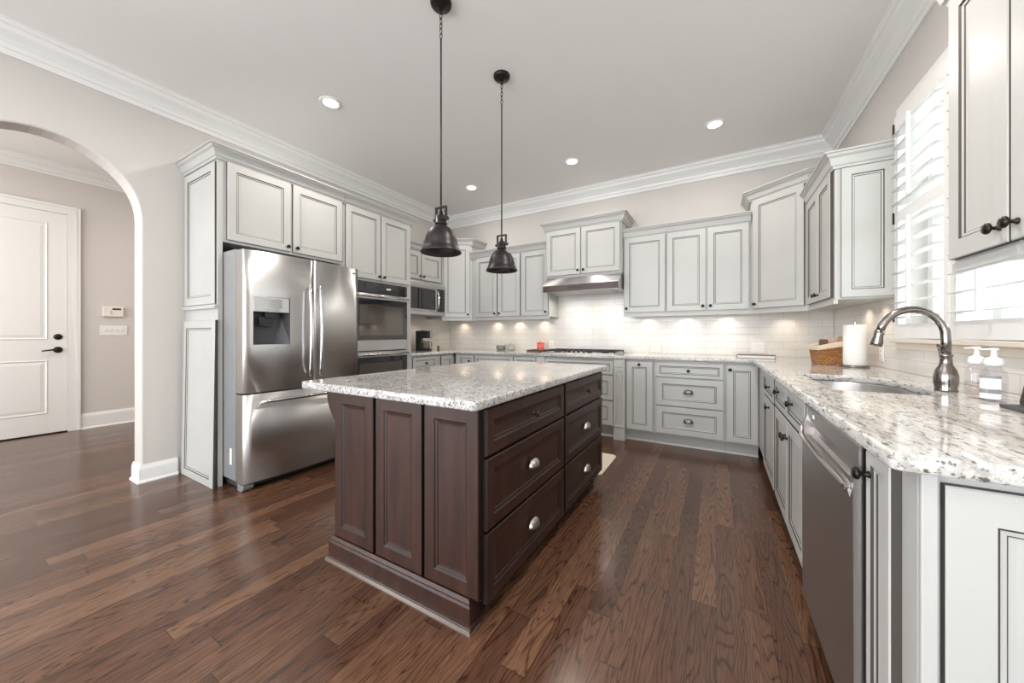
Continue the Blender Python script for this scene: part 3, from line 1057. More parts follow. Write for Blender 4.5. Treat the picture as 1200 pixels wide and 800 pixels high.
def rounded(x0, x1, y0, y1, r, n=6):
    if not isinstance(r, (list, tuple)):
        r = [r] * 4
    out = []
    for (cx, cy, a0), rr in zip(((x1 - r[0], y0 + r[0], -90), (x1 - r[1], y1 - r[1], 0), (x0 + r[2], y1 - r[2], 90), (x0 + r[3], y0 + r[3], 180)), r):
        for k in range(n + 1):
            a = R(a0 + 90 * k / n)
            out.append((cx + rr * math.cos(a), cy + rr * math.sin(a)))
    return out


SLF = 3.862
outl = [(XL + 0.013, 3.09), (-3.172, 3.09), (-3.172, SLF - 0.03), (-3.142, SLF), (-1.925, SLF), (-1.915, SLF - 0.024), (-0.838, SLF - 0.024), (-0.828, SLF), (0.262, SLF), (0.292, SLF - 0.03),
        (0.292, 0.968)] + [(0.292 + 0.018 - 0.018 * math.cos(R(a)), 0.968 - 0.018 * math.sin(R(a))) for a in (22, 45, 68, 90)] + [(XR - 0.013, 0.95), (XR - 0.013, YB - 0.013), (XL + 0.013, YB - 0.013)]
hole = rounded(0.425, 0.765, 1.91, 2.62, [0.12, 0.20, 0.05, 0.05])
ct = slab('countertop', outl[::-1], [hole], 0.879, 0.914, M_granite2)
tag(ct, 'pale granite worktop running along three walls with the sink cut-out', 'countertop')

# sink
r = root('undermount_sink', 'stainless undermount sink set into the window side worktop', 'sink', (0.595, 2.265, 0.70), 0)
b = MB()
rings = []
for ins, z in ((0.012, 0.178), (0.0, 0.178), (-0.0, 0.172), (0.004, 0.04), (0.03, 0.006), (0.10, 0.0)):
    rr = rounded(0.425 + ins - 0.595, 0.765 - ins - 0.595, 1.91 + ins - 2.265, 2.62 - ins - 2.265, [max(0.02, q - ins) for q in (0.12, 0.20, 0.05, 0.05)])
    rings.append([b.p(x, y, z) for x, y in rr])
rim = [b.p(x, y, 0.178) for x, y in rounded(0.425 - 0.025 - 0.595, 0.765 + 0.025 - 0.595, 1.91 - 0.025 - 2.265, 2.62 + 0.025 - 2.265, [0.14, 0.22, 0.07, 0.07])]
rings = [rim] + rings[1:]
for a, c in zip(rings, rings[1:]):
    n = len(a)
    for k in range(n):
        b.face([a[k], a[(k + 1) % n], c[(k + 1) % n], c[k]], 0, True)
b.face(rings[-1])
b.build('basin', M_steel, r)
MB().lathe([(0.045, 0), (0.045, 0.004), (0.03, 0.006), (0, 0.003)], (0, 0.05, 0.0), 'z', 24).build('drain', M_chrome, r)

# faucet
r = root('kitchen_faucet', 'brushed nickel gooseneck faucet behind the sink', 'faucet', (0.795, 2.085, 0.914), 0)
MB().lathe([(0.031, 0), (0.032, 0.006), (0.030, 0.012), (0.034, 0.035), (0.034, 0.062), (0.029, 0.085), (0.019, 0.105), (0.016, 0.135), (0.019, 0.14), (0.019, 0.147), (0.013, 0.150), (0, 0.15)], n=28).build('body', M_nickel, r)
pts = [(0, 0, 0.148), (0, 0, 0.20)]
RA = 0.096
for k in range(1, 15):
    a = math.pi * k / 14 * 0.93
    pts.append((-RA + RA * math.cos(a), 0.0, 0.215 + RA * math.sin(a) * 1.2))
lx, lz = pts[-1][0], pts[-1][2]
MB().tube(pts, 0.0142, 14).build('gooseneck', M_nickel, r)
dx, dz = -0.22, -1.0
b = MB()
b.tube([(lx, 0, lz + 0.006), (lx + dx * 0.012, 0, lz - 0.010), (lx + dx * 0.02, 0, lz - 0.018), (lx + dx * 0.045, 0, lz - 0.05), (lx + dx * 0.06, 0, lz - 0.062)], [0.015, 0.0165, 0.0145, 0.020, 0.019], 16)
b.build('spray_head', M_nickel, r)
b = MB()
b.tube([(0.0, 0.012, 0.125), (0.004, 0.034, 0.132), (0.006, 0.055, 0.15), (0.006, 0.075, 0.185)], [0.008, 0.008, 0.006, 0.005], 10)
b.build('lever', M_nickel, r)

# ------------------------------------------------------------------ island
IX0, IX1, IY0, IY1 = -1.69, -0.79, 1.12, 2.735
ESP = [M_espresso, M_espdk]
r = root('kitchen_island', 'dark espresso wood island with framed panels and six drawers', 'kitchen island', (IX0, IY0, 0), 0)
IW, ID, IH = IX1 - IX0, IY1 - IY0, 0.857
MB().box(0, IW, 0, ID, 0.10, IH).build('body', M_espdk, r, bevel=0.002)  # near black body paints in the shade of the gaps between fronts
MB().box(0.0, IW - 0.055, 0.0, ID, 0, 0.10).build('plinth', M_espdk, r)
for x0, x1 in ((0.0, 0.293), (0.312, 0.604), (0.620, 0.900)):
    add_front(r, 'front_panel', x0, x1, 0.112, 0.848, y=0.0, mats=ESP, fr=0.055)
bm = [(0, 0), (0.034, 0), (0.034, 0.010), (0.028, 0.020), (0.020, 0.024), (0.020, 0.086), (0.014, 0.094), (0.014, 0.100), (0.006, 0.112), (0, 0.112)]
MB().sweep([(0, ID), (0, -0.02), (IW - 0.045, -0.02), (IW - 0.045, 0.012)], bm).build('base_molding', M_espresso, r)
MB().sweep([(0, ID), (0, -0.04), (IW - 0.03, -0.04), (IW - 0.03, 0.012)], [(0, 0), (0.022, 0), (0.022, 0.006), (0.014, 0.016), (0, 0.019)]).build('shoe_molding', M_shoe, r)
MB().box(IW - 0.055, IW - 0.046, 0.02, ID, 0, 0.10).build('toe_kick', M_espdk, r)
XF_ = Matrix.Translation((IW, 0, 0)) @ Matrix.Rotation(R(90), 4, 'Z')
for x0, x1 in ((0.012, 0.810), (0.838, 1.606)):
    for z0, z1, hw in ((0.665, 0.848, 'k'), (0.372, 0.652, 'c'), (0.085, 0.360, 'c')):
        b = MB(); b.X = XF_
        b.panel(x0, x1, z0, z1, 0, 0.021, 0.048, 0, 1, 1.2)
        d = b.build('drawer', ESP, r)
        b = MB(); b.X = XF_
        xm = (x0 + x1) / 2
        if hw == 'k':
            b.knob(xm, -0.021, (z0 + z1) / 2).build('knob', M_bronze, d)
        else:
            b.cup(xm, -0.021, (z0 + z1) / 2).build('cup_pull', M_pewter, d)
for y0 in (0.03, 1.50):
    prof = [(0, 0.856), (-0.165, 0.856), (-0.165, 0.83), (-0.15, 0.825), (-0.145, 0.79), (-0.125, 0.74), (-0.095, 0.695), (-0.055, 0.66), (-0.030, 0.62), (-0.024, 0.58), (-0.038, 0.55),
            (-0.042, 0.525), (-0.030, 0.500), (-0.012, 0.49), (0, 0.49)]
    MB().prism(prof, y0, y0 + 0.085, 'y').build('corbel', M_espresso, r, bevel=0.003)
ct = slab('island_countertop', rounded(-1.885, -0.755, 1.035, 2.81, 0.02), [], 0.858, 0.896, M_granite, 0.008)
tag(ct, 'speckled grey granite slab on top of the dark island', 'countertop')

# rug behind island
rg = slab('floor_mat', rounded(-1.62, -0.80, 2.80, 3.34, 0.05), [], 0.0, 0.012, M_rug, 0.004)
tag(rg, 'cream mat lying on the floor behind the island', 'mat')

# ------------------------------------------------------------------ refrigerator
FY0, FW = 1.200, 0.935
r = root('refrigerator', 'stainless french door refrigerator with ice dispenser and bottom freezer', 'refrigerator', (-3.03, FY0, 0), 90)
MB().box(0.0, FW, 0.0, 0.70, 0.07, 1.765).build('body', M_grey, r, bevel=0.004)
DF = -0.112         # front of the doors


def bulge(x, x0, x1, amt=0.028):
    u = 2 * (x - x0) / (x1 - x0) - 1
    return DF - amt * (1 - u * u) + 0.006 * max(0, abs(u) - 0.94) / 0.06


def curved_door(name, x0, x1, z0, z1, bx0, bx1, holes=None, mats=M_steel):
    b = MB()
    xs = sorted(set([x0 + (x1 - x0) * k / 16 for k in range(17)] + ([holes[0], holes[1]] if holes else [])))
    zs = [z0, z1] if not holes else [z0, holes[2], holes[3], z1]
    g = {}
    for i, x in enumerate(xs):
        for j, z in enumerate(zs):
            g[i, j] = b.p(x, bulge(x, bx0, bx1), z)
    for i in range(len(xs) - 1):
        for j in range(len(zs) - 1):
            if holes and holes[0] <= (xs[i] + xs[i + 1]) / 2 <= holes[1] and j == 1:
                continue
            b.face([g[i, j], g[i + 1, j], g[i + 1, j + 1], g[i, j + 1]], 0, True)
    bk = [b.p(x0, -0.006, z0), b.p(x1, -0.006, z0), b.p(x1, -0.006, z1), b.p(x0, -0.006, z1)]
    n, m_ = len(xs) - 1, len(zs) - 1
    b.face([g[0, j] for j in range(m_ + 1)] + [bk[3], bk[0]])
    b.face([g[n, j] for j in range(m_ + 1)][::-1] + [bk[1], bk[2]])
    b.face([g[i, 0] for i in range(n + 1)][::-1] + [bk[0], bk[1]])
    b.face([g[i, m_] for i in range(n + 1)] + [bk[2], bk[3]])
    b.face(bk[::-1])
    return b


HX0, HX1, HZ0, HZ1 = 0.063, 0.310, 1.066, 1.425
d = curved_door('door', 0.002, 0.487, 0.716, 1.755, 0.002, FW - 0.002, (HX0, HX1, HZ0, HZ1)).build('door', M_steel, r)
disp = MB()
yb = -0.045
q = [(HX0, HZ0), (HX1, HZ0), (HX1, HZ1 - 0.115), (HX0, HZ1 - 0.115)]
A = [disp.p(x, bulge(x, 0.002, FW - 0.002), z) for x, z in q]
B = [disp.p(x + s_, yb, z) for (x, z), s_ in zip(q, (0.01, -0.07, -0.03, 0.01))]
for k in range(4):
    disp.face([A[k], A[(k + 1) % 4], B[(k + 1) % 4], B[k]], 0)
disp.face(B, 0)
dd = disp.build('dispenser_recess', M_dark, d)
b = MB()
b.box(HX0, HX1, DF - 0.016, -0.03, HZ1 - 0.115, HZ1)
b.build('dispenser_panel', M_lgrey, d, bevel=0.003)
MB().box(HX0 + 0.07, HX1 - 0.055, DF - 0.0175, DF - 0.0155, HZ1 - 0.085, HZ1 - 0.018).box(HX0 + 0.09, HX1 - 0.075, DF - 0.0195, DF - 0.0155, HZ1 - 0.115, HZ1 - 0.092).build('control_buttons', M_chrome, d)
b = MB()
b.box(HX0 + 0.085, HX0 + 0.165, DF + 0.005, DF + 0.05, HZ1 - 0.16, HZ1 - 0.115)
b.prism([(HX0 + 0.055, 1.205), (HX0 + 0.135, 1.195), (HX0 + 0.145, 1.275), (HX0 + 0.045, 1.275)], DF + 0.02, DF + 0.035, 'y')
b.build('dispenser_paddle', M_black, d, bevel=0.003)
d2 = curved_door('door', 0.493, FW - 0.002, 0.716, 1.755, 0.002, FW - 0.002).build('door', M_steel, r)
MB().box(FW - 0.11, FW - 0.035, DF - 0.0065, DF - 0.0005, 1.705, 1.715).build('badge', M_black, d2)
fz = curved_door('freezer_drawer', 0.002, FW - 0.002, 0.065, 0.704, 0.002, FW - 0.002).build('freezer_drawer', M_steel, r)
for dr, x in ((d, 0.446), (d2, 0.532)):
    b = MB()
    y0 = bulge(x, 0.002, FW - 0.002)
    pts = []
    for k in range(13):
        u = k / 12
        pts.append((x, y0 - 0.035 - 0.022 * math.sin(math.pi * u), 0.80 + 0.745 * u))
    b.tube(pts, 0.012, 12)
    b.tube([(x, y0 + 0.002, 0.825), (x, y0 - 0.042, 0.825)], 0.009, 10).tube([(x, y0 + 0.002, 1.52), (x, y0 - 0.042, 1.52)], 0.009, 10)
    b.build('door_handle', M_chrome, dr)
b = MB()
pts = [(0.09 + 0.755 * k / 12, bulge(0.09 + 0.755 * k / 12, 0.002, FW - 0.002) - 0.045, 0.648) for k in range(13)]
b.tube(pts, 0.0135, 12)
for x in (0.115, 0.82):
    b.tube([(x, bulge(x, 0.002, FW - 0.002) + 0.002, 0.648), (x, bulge(x, 0.002, FW - 0.002) - 0.042, 0.648)], 0.010, 10)
b.build('freezer_handle', M_chrome, fz)
MB().box(0.03, FW - 0.03, -0.03, 0.6, 0.012, 0.068).build('kick_plate', M_dark, r)
for x in (0.012, FW - 0.082):
    MB().prism([(0, 0), (-0.06, 0.0), (-0.085, 0.02), (-0.09, 0.045), (0, 0.055)], x, x + 0.07, 'x').build('foot', M_grey, r, bevel=0.004)
MB().box(-0.0012, 0.0, 0.055, 0.085, 0.18, 0.30).build('side_sticker', M_paper, r)

# ------------------------------------------------------------------ double wall oven
r = root('double_wall_oven', 'stainless double wall oven with black glass in the tall cabinet', 'oven', (-3.22, 2.264, 0.328), 90)
OWD = 0.742
MB().box(0.0, OWD, 0.004, 0.56, 0.0, 1.380).build('body', M_dark, r)
cp = MB().box(0.0, OWD, -0.018, 0.004, 1.262, 1.380).build('control_panel', M_blackglass, r, bevel=0.002)
MB().box(0.30, 0.44, -0.0195, -0.018, 1.295, 1.345).build('display', M_display, cp)
MB().box(0.44, 0.50, -0.0195, -0.018, 1.312, 1.330).build('status_light', M_white, cp)
for z0, z1 in ((0.640, 1.252), (0.006, 0.628)):
    b = MB()
    b.box(0, OWD, -0.03, 0.004, z0, z1)
    d = b.build('oven_door', M_steel, r, bevel=0.003)
    MB().box(0.012, OWD - 0.012, -0.0325, -0.03, z0 + 0.115, z1 - 0.055).build('door_glass', M_blackglass, d)
    MB().box(0.085, OWD - 0.085, -0.0335, -0.0325, z0 + 0.165, z1 - 0.12).build('viewing_window', mat('tinted oven window', (0.10, 0.085, 0.075), 0.03, spec=1.0, metal=0.35), d)
    b = MB()
    b.tube([(0.02, -0.068, z1 - 0.028), (OWD - 0.02, -0.068, z1 - 0.028)], 0.0135, 12)
    for x in (0.05, OWD - 0.05):
        b.tube([(x, -0.028, z1 - 0.028), (x, -0.068, z1 - 0.028)], 0.010, 10)
    b.build('door_handle', M_chrome, d)

# microwave
r = root('microwave', 'stainless over-counter microwave mounted under the short cabinet', 'microwave', (-3.46, 3.185, 1.412), 90)
MW, MH = 0.762, 0.452
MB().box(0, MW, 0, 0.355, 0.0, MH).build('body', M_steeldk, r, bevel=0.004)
MB().prism([(0, MH - 0.075), (-0.032, MH - 0.075), (-0.030, MH - 0.03), (-0.012, MH - 0.004), (0, MH - 0.002)], 0, MW, 'x').build('vent_grille', M_steel, r)
d = MB().box(0, 0.60, -0.028, 0, 0.055, MH - 0.078).build('door', M_steel, r, bevel=0.003)
MB().box(0.03, 0.565, -0.030, -0.028, 0.075, MH - 0.092).build('door_window', M_blackglass, d)
b = MB()
b.tube([(0.592, -0.03, 0.085), (0.592, -0.062, 0.12), (0.592, -0.072, 0.215), (0.592, -0.062, 0.31), (0.592, -0.03, 0.345)], 0.012, 10)
b.build('door_handle', M_chrome, d)
MB().box(0.604, MW, -0.026, 0, 0.055, MH - 0.078).build('control_panel', M_blackglass, r)
MB().box(0, MW, -0.026, 0, 0.0, 0.052).build('bottom_trim', M_steel, r, bevel=0.003)

# range hood
r = root('range_hood', 'stainless under-cabinet range hood above the cooktop', 'range hood', (-1.872, 3.985, 1.66), 0)
HWD = 0.934
b = MB()
b.prism([(0.0, 0.0), (0.0, 0.082), (0.10, 0.178), (0.116, 0.186), (0.116, 0.1945), (0.532, 0.1945), (0.532, 0.058), (0.514, 0.010), (0.012, 0.010), (0.012, 0.0)], 0, HWD, 'x')
b.build('hood_shell', M_steel, r, bevel=0.003)
MB().box(0.004, HWD - 0.004, -0.003, 0.0, 0.004, 0.080).build('front_band', M_band, r)
MB().box(0.33, 0.52, -0.006, -0.003, 0.034, 0.052).build('control_strip', M_black, r)
MB().box(0.10, 0.45, 0.06, 0.45, 0.004, 0.010).box(0.48, 0.83, 0.06, 0.45, 0.004, 0.010).build('grease_filter', M_lgrey, r)

# cooktop
r = root('gas_cooktop', 'stainless gas cooktop with black iron grates below the hood', 'cooktop', (-1.875, 3.955, 0.914), 0)
CW, CD = 0.915, 0.50
MB().box(0, CW, 0, CD, 0, 0.010).build('tray', M_steel, r, bevel=0.004)
for x0 in (0.02, 0.315, 0.61):
    b = MB()
    x1 = x0 + 0.285
    z = 0.040
    y0, y1 = (0.14 if x0 == 0.315 else 0.03), CD - 0.03
    for yy in (y0, y1 - 0.012):
        b.box(x0, x1, yy, yy + 0.012, z - 0.014, z)
    for xx in (x0, x1 - 0.012):
        b.box(xx, xx + 0.012, y0, y1, z - 0.014, z)
    xm = (x0 + x1) / 2
    b.box(xm - 0.006, xm + 0.006, y0, y1, z - 0.012, z)
    b.box(x0, x1, (y0 + y1) / 2 - 0.006, (y0 + y1) / 2 + 0.006, z - 0.012, z)
    for xx in (x0, x1 - 0.012):
        for yy in (y0, y1 - 0.012):
            b.box(xx, xx + 0.012, yy, yy + 0.012, 0.010, z)
    b.build('grate', M_iron, r)
for x, y in ((0.16, 0.14), (0.16, 0.36), (0.457, 0.30), (0.755, 0.14), (0.755, 0.36)):
    MB().lathe([(0.045, 0), (0.045, 0.008), (0.03, 0.010), (0.03, 0.018), (0, 0.02)], (x, y, 0.010), n=20).build('burner', M_iron, r)
for k in range(5):
    MB().lathe([(0.020, 0), (0.019, 0.004), (0.017, 0.024), (0.013, 0.027), (0, 0.027)], (0.335 + k * 0.061, 0.07, 0.010), n=16).build('control_knob', M_black if k % 2 == 0 else M_dark, r)

# ------------------------------------------------------------------ dishwasher
r = root('dishwasher', 'dark stainless dishwasher under the window side counter', 'dishwasher', (RXF - 0.004, 1.829, 0), -90)
DW = 0.622
MB().box(0.0, DW, 0.01, 0.60, 0.10, 0.872).build('body', M_dark, r)
b = MB()
sec = [(0.01, 0.105), (-0.034, 0.105), (-0.036, 0.715), (-0.040, 0.735), (-0.036, 0.745), (-0.012, 0.742), (-0.002, 0.752), (-0.004, 0.775), (-0.022, 0.800), (-0.024, 0.855), (-0.018, 0.862), (0.01, 0.862)]
b.prism(sec, 0.034, DW - 0.030, 'x')
for xa, xb in ((0.004, 0.034), (DW - 0.030, DW - 0.004)):
    b.prism([(0.01, 0.105), (-0.034, 0.105), (-0.036, 0.72), (-0.034, 0.79), (-0.026, 0.815), (-0.024, 0.855), (-0.018, 0.862), (0.01, 0.862)], xa, xb, 'x')
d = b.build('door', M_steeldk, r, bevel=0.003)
b = MB()
b.tube([(0.020, -0.037, 0.775), (0.024, -0.041, 0.750), (0.045, -0.042, 0.738), (DW * 0.5, -0.044, 0.734), (DW - 0.045, -0.042, 0.738), (DW - 0.022, -0.041, 0.750)], [0.008, 0.009, 0.009, 0.009, 0.009, 0.008], 10)
b.build('door_handle', M_steeldk, d)
MB().box(0.05, 0.13, -0.0255, -0.0235, 0.825, 0.840).build('badge', M_chrome, d)
MB().box(0, DW, 0.055, 0.6, 0.0, 0.10).build('kick_plate', M_black, r)

# ------------------------------------------------------------------ pendants
def pendant(x, y, label):
    r = root('pendant_light', label, 'pendant lamp', (x, y, ZC), 0, 'bronze pendants above the island')
    MB().lathe([(0, -0.040), (0.014, -0.038), (0.020, -0.030), (0.052, -0.024), (0.060, -0.014), (0.062, 0)], n=28).build('canopy', M_bronze, r)
    b = MB()
    zc = -0.036
    for k in range(6):
        z = zc - 0.014 - k * 0.029
        pts = []
        for q in range(12):
            a = 2 * math.pi * q / 12
            u, v_ = 0.008 * math.cos(a), 0.0185 * math.sin(a)
            pts.append((u, 0, z + v_) if k % 2 else (0, u, z + v_))
        b.tube(pts, 0.0024, 6, closed=True)
    b.build('chain', M_bronze, r)
    zt = zc - 0.014 - 5 * 0.029 - 0.015
    MB().tube([(0, 0, zt), (0, 0, -1.232)], 0.0048, 10).build('rod', M_bronze, r)
    MB().lathe([(0, -1.287), (0.030, -1.287), (0.036, -1.282), (0.036, -1.276), (0.031, -1.274), (0.031, -1.238), (0.027, -1.234), (0.012, -1.226), (0.009, -1.205), (0, -1.203)][::1], n=24).build('socket', M_shade, r)
    b = MB()
    for s_ in (-1, 1):
        b.box(s_ * 0.036 - 0.005, s_ * 0.036 + 0.005, -0.008, 0.008, -1.262, -1.184)
        b.lathe([(0.010, 0), (0.010, 0.012), (0, 0.014)], (s_ * 0.036 + (0.005 if s_ > 0 else -0.005), 0, -1.253), 'x' if s_ > 0 else '-x', 12)
    b.box(-0.041, 0.041, -0.008, 0.008, -1.190, -1.180)
    b.build('yoke', M_shade, r, bevel=0.0015)
    prof = [(0.032, -1.286), (0.037, -1.292), (0.052, -1.302), (0.070, -1.322), (0.086, -1.352), (0.096, -1.388), (0.100, -1.412), (0.103, -1.416), (0.116, -1.440), (0.118, -1.446), (0.115, -1.448),
            (0.099, -1.420), (0.095, -1.408), (0.090, -1.386), (0.080, -1.354), (0.066, -1.328), (0.048, -1.308), (0.030, -1.298), (0.0, -1.296)]
    b = MB()
    b.lathe([(0, -1.286)] + prof, n=40)
    b.build('lamp_shade', M_shade, r)
    MB().lathe([(0, -1.385), (0.02, -1.378), (0.028, -1.36), (0.024, -1.335), (0.014, -1.315), (0.014, -1.300), (0, -1.299)], n=20).build('bulb', mat('unlit frosted bulb', (0.35, 0.34, 0.32), 0.4), r)
    return r


pendant(-1.375, 1.55, 'dark bronze bell pendant above the near half of the island')
pendant(-1.375, 2.215, 'dark bronze bell pendant above the far half of the island')

# recessed lights
G_CAN = 'recessed ceiling lights'
canlab = {0: 'lit recessed ceiling light above the oven and microwave corner', 1: 'lit recessed ceiling light nearest the range hood', 2: 'lit recessed ceiling light on the ceiling nearest the window wall',
          3: 'lit recessed ceiling light in front of the refrigerator cabinet'}
first = None
for i in range(4):
    x, y = CANS[i]
    r = root('recessed_light', canlab[i], 'ceiling light', (x, y, ZC), 0, G_CAN)
    MB().lathe([(0.055, -0.003), (0.066, -0.010), (0.082, -0.008), (0.086, 0.0), (0.055, 0.0)], n=36).build('trim_ring', M_white, r)
    MB().lathe([(0, -0.004), (0.064, -0.004), (0.064, -0.0005), (0, -0.0005)], n=32).build('lens', M_lens, r)

# ------------------------------------------------------------------ small things
def outlet(label, loc, rot, gang=1, kinds=('o',)):
    r = root('wall_outlet', label, 'outlet', loc, rot, 'white wall plates on the backsplash')
    w = 0.07 + 0.046 * (gang - 1)
    MB().box(-w / 2, w / 2, -0.006, 0, -0.057, 0.057).build('plate', M_white, r, bevel=0.002)
    for g in range(gang):
        cx = (g - (gang - 1) / 2) * 0.046
        if kinds[g] == 'o':
            f = MB().box(cx - 0.017, cx + 0.017, -0.009, -0.006, -0.034, 0.034).build('receptacle', M_white, r, bevel=0.001)
            b = MB()
            for z in (-0.017, 0.017):
                for xx in (-0.006, 0.006):
                    b.box(cx + xx - 0.0012, cx + xx + 0.0012, -0.0095, -0.009, z - 0.005, z + 0.005)
            b.build('slots', M_dark, f)
        else:
            MB().box(cx - 0.016, cx + 0.016, -0.010, -0.006, -0.033, 0.033).build('rocker', M_white, r, bevel=0.001)
    return r


outlet('white single outlet on the backsplash left of the cooktop', (-1.985, YB - 0.013, 1.005), 0)
outlet('white double wall plate on the backsplash above the three drawer cabinet', (-0.615, YB - 0.013, 0.99), 0, 2, ('o', 's'))
outlet('white double wall plate on the backsplash behind the flat book', (0.38, YB - 0.013, 1.005), 0, 2, ('s', 'o'))
outlet('white outlet on the window wall beside the paper towel', (XR - 0.013, 3.36, 1.01), -90)

# keypad and switches in the hall
r = root('alarm_keypad', 'small white keypad on the hall wall above the light switches', 'keypad', (HX, 1.31, 1.43), 90)
MB().box(-0.088, 0.088, -0.028, 0, -0.062, 0.062).build('case', M_cream, r, bevel=0.004)
MB().box(-0.01, 0.065, -0.0295, -0.028, 0.022, 0.045).build('screen', M_dark, r)
MB().box(-0.028, -0.012, -0.0305, -0.028, -0.03, 0.012).build('buttons', M_lgrey, r)
r = root('switch_plate', 'wide white four gang light switch plate on the hall wall', 'light switch', (HX, 1.318, 1.192), 90)
MB().box(-0.118, 0.118, -0.006, 0, -0.062, 0.062).build('plate', M_white, r, bevel=0.002)
for k in range(4):
    cx = (k - 1.5) * 0.05
    MB().box(cx - 0.006, cx + 0.006, -0.016, -0.006, -0.010, 0.012).build('toggle', M_cream, r)

# coffee maker
CZ = 0.914
r = root('coffee_maker', 'black drip coffee maker on the counter under the microwave', 'coffee maker', (-3.60, 3.70, CZ), 120)
b = MB()
b.box(-0.075, 0.075, -0.10, 0.10, 0, 0.03).box(-0.075, 0.075, 0.03, 0.10, 0.03, 0.28).box(-0.075, 0.075, -0.10, 0.03, 0.175, 0.28)
b.build('body', M_black, r, bevel=0.006)
MB().box(-0.06, 0.06, -0.104, -0.10, 0.185, 0.272).build('front_panel', M_steel, r)
MB().lathe([(0.0, 0.031), (0.05, 0.031), (0.056, 0.05), (0.056, 0.09), (0.042, 0.125), (0.040, 0.135), (0, 0.135)], (0, -0.03, 0), n=24).build('carafe', M_carafe, r)
MB().tube([(-0.03, -0.075, 0.12), (-0.035, -0.115, 0.115), (-0.035, -0.115, 0.06), (-0.025, -0.08, 0.05)], 0.006, 8).build('carafe_handle', M_black, r)
# spice jar beside it
r = root('small_shaker', 'tiny brown shaker on the counter right of the coffee maker', 'shaker', (-3.62, 4.02, CZ), 0)
MB().lathe([(0.020, 0), (0.022, 0.01), (0.019, 0.04), (0, 0.041)], n=16).build('jar', mat('brown glass', (0.20, 0.11, 0.06), 0.2), r)
MB().lathe([(0.019, 0.041), (0.019, 0.055), (0.010, 0.060), (0, 0.06)], n=16).build('lid', M_dark, r)

# two jars
r = root('lidded_jar', 'squat smoky grey jar on the back counter left of the cooktop', 'jar', (-2.70, 4.33, CZ), 0)
MB().lathe([(0.050, 0), (0.066, 0.012), (0.070, 0.045), (0.062, 0.072), (0, 0.073)], n=24).build('bowl', M_jar, r)
MB().lathe([(0.063, 0.073), (0.060, 0.084), (0.03, 0.092), (0.008, 0.094), (0.010, 0.104), (0, 0.106)], n=24).build('lid', M_lgrey, r)
r = root('lidded_jar', 'small pale green jar right of the smoky grey jar', 'jar', (-2.545, 4.35, CZ), 0)
MB().lathe([(0.034, 0), (0.048, 0.012), (0.052, 0.04), (0.042, 0.070), (0, 0.071)], n=24).build('bowl', M_jar2, r)
MB().lathe([(0.043, 0.071), (0.035, 0.085), (0.012, 0.094), (0.008, 0.108), (0.012, 0.118), (0, 0.122)], n=24).build('lid', M_jar2, r)
# red canister and tray
r = root('serving_tray', 'dark flat tray on the counter left of the cooktop', 'tray', (-2.05, 4.30, CZ), 0)
b = MB()
b.box(-0.15, 0.15, -0.12, 0.12, 0, 0.008)
b.box(-0.15, 0.15, -0.12, -0.108, 0.008, 0.024).box(-0.15, 0.15, 0.108, 0.12, 0.008, 0.024).box(-0.15, -0.138, -0.108, 0.108, 0.008, 0.024).box(0.138, 0.15, -0.108, 0.108, 0.008, 0.024)
b.build('tray_body', mat('dark brown lacquer', (0.08, 0.045, 0.035), 0.35), r, bevel=0.002)
r = root('canister', 'coral red lidded canister standing on the dark tray', 'canister', (-2.06, 4.32, CZ + 0.0082), 0)
MB().lathe([(0.046, 0), (0.050, 0.006), (0.050, 0.098), (0, 0.098)], n=24).build('jar', M_red, r)
MB().lathe([(0.052, 0.098), (0.052, 0.110), (0.02, 0.116), (0.010, 0.120), (0.012, 0.130), (0, 0.132)], n=24).build('lid', M_red, r)

# flat book on the back counter
r = root('hardcover_book', 'flat white book with a dark spine on the back counter right of the drawers', 'book', (0.34, 4.15, CZ), -8)
MB().box(-0.15, 0.15, -0.11, 0.11, 0.0, 0.004).box(-0.15, 0.15, -0.11, 0.11, 0.026, 0.030).box(-0.154, -0.148, -0.11, 0.11, 0, 0.030).build('cover', M_cover, r)
MB().box(-0.147, 0.145, -0.105, 0.105, 0.004, 0.026).build('pages', M_paper, r)

# basket
r = root('wicker_basket', 'honey wicker basket with a cream liner in the back corner of the counter', 'basket', (0.757, 3.52, CZ), 8)
b = MB()
bw, bd = 0.108, 0.085
def ring_b(z_of, grow, z0):
    return [(sx * (bw + grow), sy * (bd + grow), z_of(sx)) for sx, sy in ((-1, -1), (1, -1), (1, 1), (-1, 1))]
A = [b.p(*q) for q in ring_b(lambda s: 0.0, -0.012, 0)]
B = [b.p(*q) for q in ring_b(lambda s: 0.138 if s < 0 else 0.190, 0.004, 0)]
C = [b.p(*q) for q in ring_b(lambda s: 0.138 if s < 0 else 0.190, -0.008, 0)]
D = [b.p(*q) for q in ring_b(lambda s: 0.008, -0.02, 0)]
b.face(A[::-1])
for P_, Q_ in ((A, B), (B, C), (C, D)):
    for k in range(4):
        b.face([P_[k], P_[(k + 1) % 4], Q_[(k + 1) % 4], Q_[k]])
b.face(D)
b.build('woven_body', M_wicker, r, bevel=0.003)
b = MB()
for grow, flip in ((0.009, 0),):
    o1 = [b.p(*q) for q in ring_b(lambda s: 0.110 if s < 0 else 0.156, grow, 0)]
    o2 = [b.p(*q) for q in ring_b(lambda s: 0.143 if s < 0 else 0.196, grow, 0)]
    o3 = [b.p(*q) for q in ring_b(lambda s: 0.143 if s < 0 else 0.196, -0.011, 0)]
    o4 = [b.p(*q) for q in ring_b(lambda s: 0.03, -0.020, 0)]
    for P_, Q_ in ((o1, o2), (o2, o3), (o3, o4)):
        for k in range(4):
            b.face([P_[k], P_[(k + 1) % 4], Q_[(k + 1) % 4], Q_[k]])
b.build('liner', M_linen, r)
